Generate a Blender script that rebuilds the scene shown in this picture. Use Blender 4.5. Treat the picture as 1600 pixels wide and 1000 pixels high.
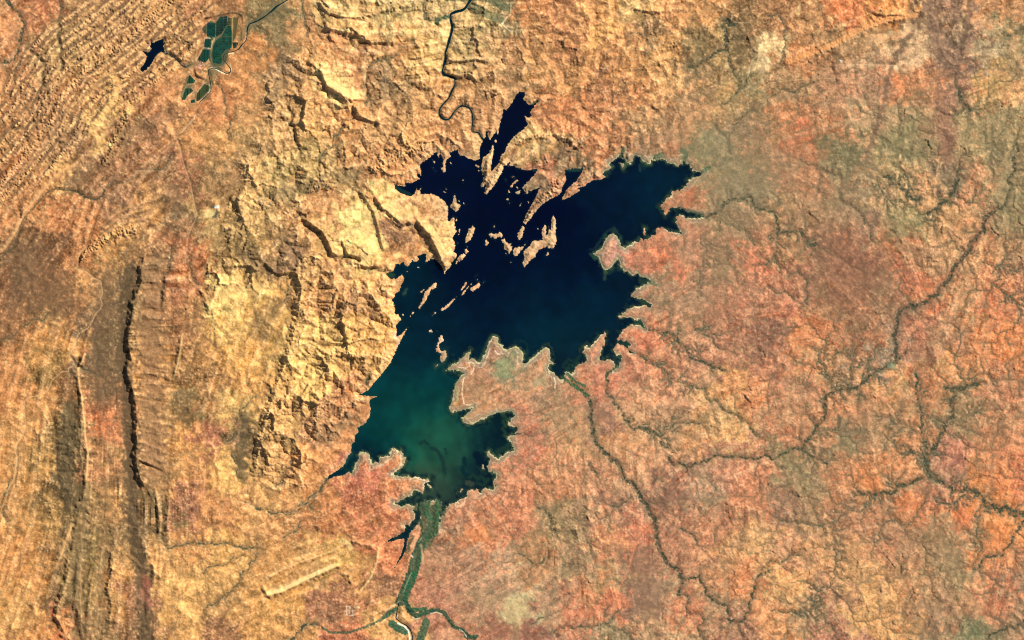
# A satellite view: a branching desert reservoir among folded sandstone ranges and red plains.
# Map coordinates are kept in "map cells" (1 cell = 60 m on the ground, x to the right, y downwards from
# the north-west corner); the scene itself is in units of 100 m, x east, y north, z up.
import bpy, math, heapq, time
import numpy as np
T0 = time.time()
sc = bpy.context.scene
for o in list(bpy.data.objects): bpy.data.objects.remove(o)
K = 0.6                                   # 100 m units per map cell
def wx(x): return (np.asarray(x, float)-800.0)*K
def wy(y): return (500.0-np.asarray(y, float))*K

# ---------------------------------------------------------------- camera, sky, sun, exposure
ALT = 7050.0                              # an orbit 705 km up, looking straight down
cam_d = bpy.data.cameras.new('camera'); cam = bpy.data.objects.new('camera', cam_d)
sc.collection.objects.link(cam); sc.camera = cam
cam.location = (0, 0, ALT); cam.rotation_euler = (0, 0, 0)
cam_d.sensor_fit = 'HORIZONTAL'; cam_d.sensor_width = 36.0
cam_d.lens = 36.0*ALT/(1600*K)
cam_d.clip_start = 10.0; cam_d.clip_end = 20000.0

SUN_EL, SUN_AZ = math.radians(37), math.radians(52)      # mid-morning sun from the north-east
w = bpy.data.worlds.new('World'); sc.world = w; w.use_nodes = True
nt = w.node_tree; bg = nt.nodes['Background']
sky = nt.nodes.new('ShaderNodeTexSky'); sky.sky_type = 'NISHITA'; sky.sun_disc = False
sky.sun_elevation = SUN_EL; sky.sun_rotation = SUN_AZ
nt.links.new(sky.outputs[0], bg.inputs[0]); bg.inputs[1].default_value = 0.05
sun_d = bpy.data.lights.new('sun', 'SUN'); sun_d.energy = 4.6; sun_d.angle = math.radians(0.5)
sun_d.color = (1.0, 0.96, 0.90)
sun = bpy.data.objects.new('sun', sun_d); sc.collection.objects.link(sun)
sun.rotation_euler = (math.pi/2-SUN_EL, 0, math.pi-SUN_AZ)
sun.location = (300, 300, 400)
sc.view_settings.view_transform = 'Standard'; sc.view_settings.look = 'None'
sc.view_settings.gamma = 1.0; sc.view_settings.use_curve_mapping = False
sc.view_settings.exposure = 0.55
sc.cycles.filter_width = 1.1
sc.cycles.max_bounces = 3; sc.cycles.diffuse_bounces = 1

# ---------------------------------------------------------------- the map: traced outlines
def P(s):
    a = [float(v) for v in s.replace(',', ' ').split()]
    return list(zip(a[0::2], a[1::2]))
LAKE = P("""819,143 820,149 818,154 820,158 826,163 831,164 839,160 835,166 831,171 828,176 831,180 826,185 820,181 821,187 825.5,193.5 822,198 816,204 810,208 804,213 799,218
795,224 791,231 789,237 784,242 781.5,247 781,254 776,259 772,264 768,268 766.5,270 767,261 768,250 770,243 771,235 770.5,226 767.5,233 765.5,238 762,242 754.5,246 753.5,252 752,261 753,267
754,273 757,275 755,282 751,290 752,292 755,292 758.5,287 760,289 758.5,295 756.5,304 760,303 765,297 772,290 777,282 782,272 786,264 786,259 792,257 797,252 798,255 793,260 797,259 804,259 808,263
815,265 824,266 836,264 841,264 838,269 834,274 829,280 823,286 815.5,294 819,297 820,302 824,303 827,298 830,299 833,296 843,293 841,299 837,308 832,318 828,325 823.5,333 820,341 817.5,348
821,350 824,347 829,341 833,335 838,329 844,322 855,313 864,309 874,304 877,298 880,289 884,282 885,276 882,272 884,269 883,265 892,265 897,263 904,263 912,262 910,268 905,276 900,284
893,289 885,297 882,304 877.5,312 884,310.5 893,306 899,302 905,298 905,296 902,295 903,293 911,292 919,286 927,281 940,281 941.5,279 947,276 941,272 946,267 954,264 955,261 952,258 955,253 960,250
966,245 969,241 971,247 977,248 978,254 985,256 989,249 993,244 998,244.5 1003,249 1009,255 1015,257 1018,251 1020.5,246 1024,251 1030,250 1035,248 1039,250 1043,255 1052,255 1060,260 1066,256 1068,250
1071,254 1078,259 1082,265 1090,269 1097,270 1093,275 1089,276 1080,278 1075,285 1072,290 1067,294 1061,298 1052,300 1048,305 1040,311 1034,319 1031,322 1035,328 1040,337 1045,330 1050,325 1062,324
1072,330 1095,335 1097,340 1070,341 1067,336 1062,335 1057,337 1056,347 1060,357 1065,365 1050,362 1042,361 1039,359 1034,354.5 1027,356 1025,361 1024,367 1018,368 1011,374 1006,376 1004,370 1001,373
998,378 991,376.5 988,381 980,384 977,387 970,385 969,381 967.5,374 965,369 958,365 952,367 947,373 943,381 940,388 933,392 927,397 932,400.5 936,402 937,408 941,417 946,423 950,421 956,417 961,410
966,404 968,408 969,414 974,423 980,424 989,431 996,426 1001,432 1011,433 1018,440 1011,442 1002,448 994,452 988,458 987,463 991,467 997,466 1005,468 1017,476 1016,482 1010,477 1000,478 993,478
982,482 974,489 966,494 970,497.5 977,496 986,497 992,500 1001,500 1006,508 1005,511 996,507 990,507 983,510 976,513 970,520 965,530 971,533 979,533 985,538 980,544 986,551 979,546 972,539 965,536.5
958,543 960,550 964,555 970,556 969,564 966,572 961,574 961,568 953,560 949,560 943,563 935,562 939,555 941,545 945,533 947,522 945,518 938,525 930,534 922,543 919,539 912,544 910,551 916,555 915,566
908,566 900,572 894,584 885,580 880,587 877,596 870,589 866,583 859,580 857,574 860,569 866,568 860,563 860,553 859,547 854,542.5 848,545 840,552 830,561 821,568 817,567 819,558 817,550 813,545
806,541 800,543 792,546 784,541 779,535 777,528 773,525 768,529 764,534 761,543 757,553 753,563 749,566 745,564 740,561 734,562 733,557 734,550 736.5,544.5 732,549 726,555 718,563 712,568 705,570
700,575 697,579 702,579 710,579 718,579 724,583 720,588 715,593 712,600 710,608 709,612 706,626 702,636 703,641 707,644 717,642 728,640 738,637.5 733,644 727,649 721.5,654 724,659 731,664 740,662
750,657 757,654.5 767,649 775,646 788,644 800,643 804,649 800,654 795,658 794,664 808,669 809,672 801,679 792,682 795,688 803,699 801,706 794,705 786,710 778,717 770,711 763,704 760,708 765,717
764,725 761,729 763,737 770,738 775,740 774,748 770,753 774,760 770,766 766,763 753,764 752,770 746,765 736,764 730,770 729,776 720,780 711,786 705,787 697,792 692,800 689,808 687,821 685,819
688,800 690,787 683,780 674,782 664,783 658,787 657,796 658,804 656,814 648,825 641,832 636,846 634,858 629,870 623,878 614,893 622,876 627,866 631,852 632,842 622,842 612,846 604,847 612,841 621,838 632,830 633,823
631,820 640,821 647,812 648.5,804 645,797 655,792 652,787 646,790 638,788 627,791 617,787 625,783 634,777 644,773 648,765 656,768 661,770 664,765 662,758 664,754 672,753 670,747 660,749 649,745
642,748 638,744 630,744 618,743 613,740 620,736 629,730 634,719 630,711 629,702 624,705 620,703 614,700 609,704 609,713 601,711 594,715 590,722 582,724 580,718 578,711 570,705 564,707 560,710
561,718 555,726 552,734 550,740 545,737 538,742 525,744 512,749 514,743 526,736 534,731 540,724 542,716 544,712 549,707 549,696 554,689 555,680 560,676 559,668 562,667 570,662 577,652 579,640
577,625 590,619 574,619 560,617 575,610 590,592 600,580 610,567 620,545 630,525 637,511 627,522 619,527 620,517 618,509 627,499 622,492 616,489 617,481 615,473 611,468 616,465 617,459 624,455
626,450 626,446 630,441 632,433 627,429 621,435 613,436 608,434 602,427 615,424 618,413 626,411 631,410 633,414 636,417 640,413 644,405 649,410 655,406 652,400 660,397 665,396 666,404 665,411
670,407 673,405 680,405 687,412 692,419 695,427 697,423 704,416 705,410 713,402 713,396 708,394 711,387 710,377 707,373 709,367 713,362 711,354 710,345 709,338 705,342 702,347 699,343 700,333
700,324 695,315 686,308 674,303 666,303 657,304 657.5,291 655,299 651,295 649,299 648,304 640,307 629,303 622,299 618,295 615,287 623,290 634,291 633,285 643,286 655,280 652,275 651,269 658,274
658,268 656,258 659,254 666,250 674,244 678,239 683,238 685,247 687,240 690,243 693,249 691,255 693,260 689,262.5 693,269 696.5,267 695,258 698,249 704,245 702,238 709,236 715,233 717,240 719,245
721,242 730,246 742,251 750,248 749,238 751,228 754,220 758,214 760,205 762,204 762.5,214 766,218 770,212 775,205 777.5,210 780,200 782,190 785,180 787,171 792,171 798,164 803,155 807,147 812,144""")
POND = P("""256,60 255.5,72 257,81 250,81.5 244,86 240,93 237,100 231,106 227,111 220,111.5 219,107 224,101 229,91 229,87 225,83 221,80.5 228,80 231,82 236,79 236,75 234,72 236,69 231,69 228,66.5
233,68 236,65 239,67 245,64 250,62""")
# islands: (outline, label or None for a nameless islet, group key)
ISLES = [
 ("864.5,336.5 868,343 868.5,356 868,364 870,375 868,381 865,388 862,390 861,385 858,389 856,388 856,384 850,387 842,390 838,396 836,402 829,406 823,413 819.5,418 817,415 818,408 820,402 818,396 819,392 824,387 829,384 830,379 834,376 842,376 848,374 847,366 847,358 849,355 852,350 853.5,355 853.5,362 852,368 856,366 857.5,361 857,353 859,358 861,360 862,342",
  "largest rocky island mid lake, hook shaped with a straight upright eastern strip"),
 ("817,353 819.5,356 818,362 816,370 811,376 808.5,370 809,364 813,360 815,355", "spindle shaped island just below the tip of the striped orange peninsula"),
 ("823,379 819,385 816,390 813,392 809,399 804,400 802,397 802,391 805,387 811,386 816,386", "ragged feathery island tucked against the west side of the hook shaped island"),
 ("784,375 788,373 791,378 795,381 799,380 798,384 800,385 799,392 797,396 793,392 788,389 787,385 789,383 785,379", "jagged wedge shaped brown island slanting down to the right in mid lake"),
 ("764,367 767,363 770,366 774,365 778,365 781,362 783,364 785,368 784,372 780,370 776,371 773,374 769,369 767,372", "ragged sprawling low island at the left end of the mid lake chain"),
 ("739,352 742,357 740,364 736,374 731,378 727,380 728,373 730,366 733,358 737,355", "leaf shaped tan island standing off the western headland"),
 ("724,396 728,399 722,406 714,410 712,413 715,405 718,400", "small pointed oval island beside the tip of the western headland"),
 ("710,302 712,308 714,318 720,320 718,326 712,331 708,327 703,322 707,317 709,308", "kite shaped grey green island off the north side of the western headland"),
 ("682,442 683,444 681,449 677,452 673,453 671,459 668,463 667,468 662,474 658,480 655,483 654,481 658,473 661,466 663,460 664,456 669,452 671,449 674,446 678,443", "long beaded island like a string of three beads near the west shore"),
 ("713,463 712,466 707,472 702,478 697,483 691,485 688,485 690,482 697,478 703,472 708,468", "slender curved reddish island lying diagonally in open water"),
 ("749,440 750,444 749,449 745,451 741,454 738,455 734,452 737,449 743,446 747,442", "stubby ribbed golden island at the upper end of the diagonal chain"),
 ("733,446 732,449 728,454 724,460 721,462 722,458 727,452", "narrow sliver island between the teardrop island and the ribbed golden island"),
 ("728,439 730,442 727,447 723,452 720,454 722,449 726,444", "small teardrop island with a rounded pale top in the diagonal chain"),
 ("688,524 691,524 693,530 693,533 689,535 686,537 685,541 687,545 690,549 692,549 694,547.5 697,549 698,557 696,562 693,565 690,566 688,562 688,557 690,553 686,550 681,549.5 681,546 683,543 681,541 682,539 685,535 686,530", "winding pink sandy island of three linked lobes with pale beaches"),
 ("670,516 674,515.5 676,518.5 673,520 670,518.5", "small round pale islet above the winding sandy island"),
 ("674,492 679,488 682,488 678,492 675,494", "short pale sliver islet at the lower end of the slender curved island"),
 ("809,280 810,283 803,288 799,294 797,292 801,286", "greenish club shaped islet west of the broad grey peninsula"),
 ("806,301 810,297 813,298 811,303 806,304", "knobbly grey islet at the blunt tip of the broad grey peninsula"),
 ("969,256 975,256 974,263 971,259", "tiny triangular pale islet off the northern marshy shore"),
 ("680,573 683,569.5 685,570 683,573 680,574.5", "small sandy spot of an islet below the winding sandy island"),
 ("774,216 776,219 775,223 772,222", None), ("742,259 744,257.5 750,260 748,262", None), ("747,266 752,265.5 748,268.5", None),
 ("788,278 791,281 790,283", None), ("798,276 803,275 806,278 803,280", None), ("807,292 810,294 809,296", None), ("795,297 797,301 793,302", None),
 ("791,311 796,309 794,314", None), ("796,317 799,314.5 794,320", None), ("811,323 815,317 813,321.5", None), ("825,315 827,316 826,318", None),
 ("675,262 678,261.5 677.5,263", None), ("679,266.5 681,267 680,268", None), ("722.5,280.5 724,281 723.5,286 722.8,283", None), ("696,294.5 698,295.5 697,297", None),
 ("692,299 694,298.5 697,301 694,300.5", None), ("676,250 680,253 678,255", None), ("703,253 706,255 705,257", None), ("717,312 718,315 717.5,319", None), ("724,317 727,319 725,319.5", None),
 ("713,340 714,345 712,346", None), ("718,357 719,361 717,368 716,367 717,361", None), ("713,378 716,380 714,381", None), ("729.5,384 731,385 730,387", None), ("726,389 731,391 732,393 728,397 727,393", None),
 ("653,417.5 656,417.5 655,419.5", None), ("623,411.5 626,411.5 624,414", None), ("635,423 638,423 636,425.5", None), ("856,393 858,395 855,400 853,400", None), ("757,375 760,374.5 762,378 764,378 762,382 760,385 757,382 759,380", None),
 ("771,356 772.5,351 773,356", None), ("839.5,356 841,357 840,359", None), ("790,396 793,397 792,399", None), ("656,456 660,453 664,452 661,455 657,458", None), ("735,444 738,441 736,445.5", None),
 ("753,444 758,437 755,443", None), ("744.5,440 746,436.5 746.5,437.5", None), ("742.5,433 746,429 745,432", None), ("643,490 646,486 646.5,488 644,491.5", None), ("640.5,493.5 642,494 641,495.5", None),
 ("628,491 631,491 629.5,493", None), ("682,517.5 684.5,518 683,519.8", None), ("955.5,259.5 957.5,260 956.5,261.5", None), ("1005,357 1008,356 1008,363 1007,367 1004,362", None),
 ("753,727 755.5,727 755.5,732 753,732.5", None), ("715,769 722,765.5 721,769 716,770", None), ("667,756 671,760 672,763 669,760", None), ("797.7,409.5 799.5,410 798.5,411.5", None),
]
# rivers: wet ones carry a ribbon of water or sand, the rest are lines of creek trees
ORD_N = P("740,-20 738,-4 731,6 727,13 722,16 712,18.5 704,22 704,30 706,38 707,43 705,52 702,63 699,73 696,83 696,92 694,100 691,112 693,117 700,118.5 708,121 711,123 711,133 706,142 701,154 693,162 687,170 686,178 689,184 695,187 701,187 705,182 710,174 716,168 722,165 730,167 735,170 738,178 739,190 737,203 739,206 748,207 751,213 754,217")
DUNHAM = P("470,-15 455,-4 443,4 432,10 425,17 412,27 402,33 390,37 387,43 386,50 386,58 384,64 378,70 373,77 366,80")
DUNHAM2 = P("366,80 357,82 350,85 348,92 352,97 357,103 361,108 360,113 354,115 346,111 340,108 334,106 328,107 325,112 327,120 329,130 330,140 328,144 320,152 312,160 308,170 307,180 303,187 297,192 291,198 284,208 276,215 272,222 266,228 258,235 250,240 247,250 247,258 240,267 228,267 215,267 208,278 195,285 180,287 170,288 163,297 160,307 150,312 140,310 132,308 125,303 118,298 108,297 100,297 83,296 75,300 65,310 52,325 40,337 33,350 28,370 20,388 8,397 0,400 -20,408")
ORD_W = P("163,297 161,310 152,330 145,350 140,370 135,385 125,395 122,405 120,420 135,425 145,433 158,440 160,455 157,468 160,475 155,485 147,495 145,500 137,513 125,520 118,530 118,540 112,548 108,555 115,565 116,570 108,575 107,580 98,580 90,587 80,597 75,610 60,618 45,620 38,627 38,645 40,668 35,680 28,692 24,705 27,715 26,727 24,740 22,750 15,760 10,775 5,790 -5,810 -25,830")
SANDY = P("275,215 282,232 285,250 290,265 297,285 300,300 305,325 308,335 303,348 297,360 293,375 292,390 290,410")
DELTA_R = P("676,786 674,800 677,812 674,825 665,838 655,855 650,870 647,890 640,908 632,925 626,940 622,950 619,966")
DELTA_S = P("619,966 626,974 634,978 640,985 643,995 643,1012 640,1030")
DELTA_E = P("626,943 634,952 640,960 647,967 655,968 664,965 673,959 682,957 690,960 698,970 707,980 716,983 723,986 729,995 730,1012 733,1030")
CREEKS = [(w_, P(s)) for w_, s in [
 (2.0, "885,582 895,600 910,610 918,618 923,630 922,645 925,660 928,675 932,690 940,700 950,710 960,718 968,730 975,745 980,752 990,757 997,770 1002,782 1012,790 1017,805 1022,820 1025,838 1027,852 1035,868 1042,880 1055,887 1063,893 1066,905 1063,918 1060,930"),
 (1.1, "1060,930 1070,930 1075,938 1072,955 1080,960 1095,960 1100,970 1098,977 1090,978 1093,988 1100,1002 1105,1030"),
 (1.4, "1066,905 1080,903 1092,900 1095,910 1102,928 1118,940 1133,945 1138,960 1141,972 1150,972 1163,963 1170,950 1176,935 1180,915 1185,900 1200,892"),
 (1.5, "966,572 958,577 950,580 947,590 948,605 952,620 960,630 970,640 975,655 983,665 992,671 1003,669 1015,673 1025,677 1032,683 1033,693 1045,697"), (1.0, "1032,683 1040,672 1050,668 1053,662 1070,660 1095,661"),
 (1.2, "986,551 995,553 1005,558 1020,570 1032,575 1045,585 1055,595 1067,598 1085,603 1100,607 1102,618 1110,628 1125,635 1140,645 1155,652 1172,670 1185,685"),
 (1.4, "1005,512 1015,516 1030,516 1045,520 1057,527 1065,540 1075,552 1085,562 1100,566 1115,575 1130,580"), (1.0, "1082,500 1084,515 1100,523 1115,530 1130,545"),
 (1.4, "1045,715 1060,723 1070,728 1078,731 1090,725 1100,720 1110,716 1130,715 1160,714 1200,713 1213,716 1222,710 1232,704 1250,702"),
 (2.1, "1250,702 1257,692 1265,682 1275,670 1283,658 1288,648 1288,630 1290,620 1303,612 1320,608 1340,606 1347,597"), (1.5, "1347,597 1360,587 1370,579 1385,570 1400,567 1408,558 1415,550"),
 (2.2, "1400,560 1400,545 1398,520 1402,500 1406,485 1420,478 1435,478 1450,468 1465,455"), (2.3, "1465,455 1478,442 1487,425 1500,408 1515,390 1527,370 1535,350 1545,335 1558,325"), (1.5, "1558,325 1570,320 1573,305 1580,295 1582,270 1583,245 1586,225"),
 (1.2, "1347,597 1350,580 1355,562"), (1.2, "1325,605 1330,580 1335,565 1325,558 1305,550"), (1.4, "1250,702 1265,712 1280,718 1292,725"), (1.2, "1275,673 1300,672 1318,670 1325,662"), (1.1, "1300,612 1300,595 1290,585 1286,570 1287,540"),
 (1.5, "1450,722 1450,705 1445,690 1440,675 1442,650 1437,635 1432,610 1430,585"), (2.4, "1448,722 1455,705 1465,685 1475,675 1480,655 1487,635 1490,620 1490,608"), (2.0, "1475,605 1490,608 1502,607 1515,603 1530,600"), (1.0, "1500,605 1520,590 1540,584"),
 (2.8, "1450,705 1448,722 1447,735 1455,745"), (1.8, "1455,745 1465,752 1478,760 1490,769 1500,768 1510,763 1522,766 1535,780 1545,793"), (3.2, "1545,793 1560,798 1580,803 1600,804 1630,806"),
 (1.5, "1447,722 1428,708 1415,697"), (1.1, "1440,712 1425,706 1400,702 1397,693 1382,680"), (1.2, "1433,677 1415,665 1390,652"), (1.2, "1484,660 1500,655 1520,650 1533,640"), (1.3, "1522,770 1505,775 1495,783 1485,788 1475,787 1462,783"),
 (1.2, "1448,772 1440,790 1432,808 1420,820 1405,819 1390,814 1378,822 1373,833 1376,842 1368,848 1350,847"), (1.9, "1440,748 1420,755 1400,763 1385,770 1365,773 1350,773 1340,768"), (1.3, "1372,775 1345,788 1325,798 1312,808 1302,817"), (1.2, "1302,817 1285,822 1265,820 1240,815 1215,810 1208,808"), (0.9, "1302,817 1303,840 1305,870 1306,900"),
 (1.5, "1600,815 1582,840 1573,856 1565,868 1550,870 1540,870 1532,880 1525,890"), (1.5, "1625,965 1600,970 1580,980 1560,987 1545,993 1535,1010"), (1.0, "1275,970 1273,935 1280,922 1300,920 1315,917"), (1.0, "1205,955 1225,957 1245,960 1265,955"), (1.0, "1190,890 1210,878 1230,873 1248,868"), (1.0, "1520,890 1522,880 1525,840 1530,800 1535,785"),
 (1.3, "1250,250 1265,258 1275,265 1285,265 1300,272 1312,275 1315,285 1310,298 1312,308 1320,318 1335,325 1345,335 1350,348 1360,355 1362,378"), (1.2, "1280,268 1280,285 1277,300"),
 (1.4, "1200,330 1210,332 1215,350 1215,365 1225,363 1248,362"), (1.8, "1248,360 1255,370 1267,383 1280,388"), (1.2, "1280,388 1295,390 1308,402 1330,418 1350,430"), (1.2, "1267,383 1266,400"), (1.3, "1245,420 1250,430 1260,445 1262,460 1260,475"), (1.0, "1200,448 1225,455 1240,468"), (1.0, "1215,365 1214,385 1210,410"),
 (1.8, "1380,275 1395,287 1410,295 1417,305 1438,310"), (1.0, "1395,258 1408,268 1415,275 1430,282"), (2.2, "1500,262 1497,280 1490,300 1480,312 1465,325 1450,335"), (1.0, "1462,340 1460,360"), (1.0, "1370,280 1378,300 1385,315"), (1.2, "1545,440 1565,455 1580,465 1590,480 1590,505"), (0.9, "1535,410 1560,415 1590,425"),
 (1.8, "1097,338 1112,335 1125,330 1135,318 1145,312 1160,310 1175,315 1185,325 1200,330"), (1.2, "1115,340 1135,350 1150,357 1165,360 1172,372"), (1.2, "1097,270 1110,262 1125,257 1140,250"), (0.9, "1095,370 1105,390 1100,420 1095,450"),
 (1.6, "1075,105 1090,103 1105,90 1120,82 1135,80"), (2.4, "1135,80 1133,60 1130,40 1135,30 1150,38"), (1.0, "1140,85 1142,105 1150,120 1155,138"), (1.3, "1172,118 1165,132 1150,145 1140,158 1125,165"), (1.0, "1140,240 1138,215 1145,195 1160,180 1175,172"), (1.0, "1138,228 1128,210 1115,195"),
 (1.1, "1492,118 1492,130 1500,145 1505,170 1520,172"), (2.0, "1500,142 1507,165 1516,172"), (1.2, "1375,215 1390,225 1405,238 1420,248"), (1.2, "1590,215 1582,235 1575,250"), (1.0, "1550,220 1548,240 1545,260"),
 (1.0, "1200,25 1215,20 1225,40 1225,60 1223,80 1218,100"), (1.0, "1205,150 1225,140 1240,145 1270,130"),
 (1.2, "835,787 840,795 850,795 857,805 862,820 867,832"), (1.2, "810,865 825,875 837,883 845,880 850,872"), (1.2, "845,990 870,983 895,982 920,980 945,975 958,962 965,955"), (1.0, "945,975 960,985 975,987 985,1000 990,1030"), (1.1, "955,790 965,792 978,785 985,778"), (1.2, "1063,826 1075,832 1088,845"), (1.0, "1018,756 1025,750 1035,752"), (1.0, "945,963 944,955 950,948"),
 (1.0, "933,745 925,735 920,725"), (1.0, "800,680 820,678 835,680"), (1.0, "830,975 840,968 860,962"),
 # the western half
 (1.5, "512,749 503,760 497,770 490,775 480,783 468,792 460,800 450,803 435,802 420,797 400,795"), (1.1, "490,772 487,785 485,795"), (1.1, "473,812 468,825 455,832 443,840"), (1.3, "400,857 385,857 370,855 350,850 330,848 300,848 275,852 262,857 255,845 252,835"), (1.0, "400,868 390,885 375,905 360,925 345,935 325,945 318,958"), (0.9, "380,868 355,880 330,885 318,897"), (1.4, "495,975 480,975 470,985 455,1000 450,1030"),
 (1.2, "560,407 545,402 532,404"), (1.0, "600,424 585,420 575,425"), (1.4, "10,0 18,10 28,20 35,30 35,50 32,65 30,80 22,92 10,98 -5,98 -25,100"), (1.2, "92,-10 94,20 92,50 94,70 93,90 94,110"), (1.0, "40,75 55,85 68,98 66,120 60,145 52,160 40,170"), (1.1, "470,-5 472,15 475,35 480,45 478,55"),
 (1.3, "666,-10 663,5 661,15 663,28 670,33 680,30 692,27 704,23"), (1.0, "290,105 300,100 310,102"), (1.0, "340,120 347,140 350,160 352,175 360,195 360,220"), (1.4, "256,80 262,84 268,88 273,90 278,95 281,99 286,103 290,105 296,101"),
 (1.0, "0,535 20,525 35,510 50,500 80,490"), (1.0, "150,520 152,550 152,580 165,590 165,620"), (1.0, "15,750 10,770 8,795 12,815"), (1.0, "120,570 140,580 160,590 175,600"), (1.4, "575,590 572,600"), (1.0, "455,720 440,745 430,760"), (1.1, "266,385 267,400 262,415 255,430 252,460 250,480"), (1.0, "292,392 295,412 300,430 308,445"),
 (1.0, "450,170 455,185 452,195 460,215 465,228"), (1.0, "500,245 520,225 530,205 535,190"), (1.0, "525,248 524,225 530,210"), (1.0, "570,162 572,145 568,130 572,110 580,100 600,92 620,85"), (1.0, "550,300 553,285 558,270"), (1.0, "460,340 468,335 475,338"), (1.0, "425,490 445,470 450,450"), (1.0, "355,690 365,680 370,660 375,640 400,620"), (1.0, "370,745 372,725 360,705"),
 (0.9, "0,215 30,200 60,190"), (1.0, "240,265 258,262 262,252 270,240"),
]]
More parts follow.
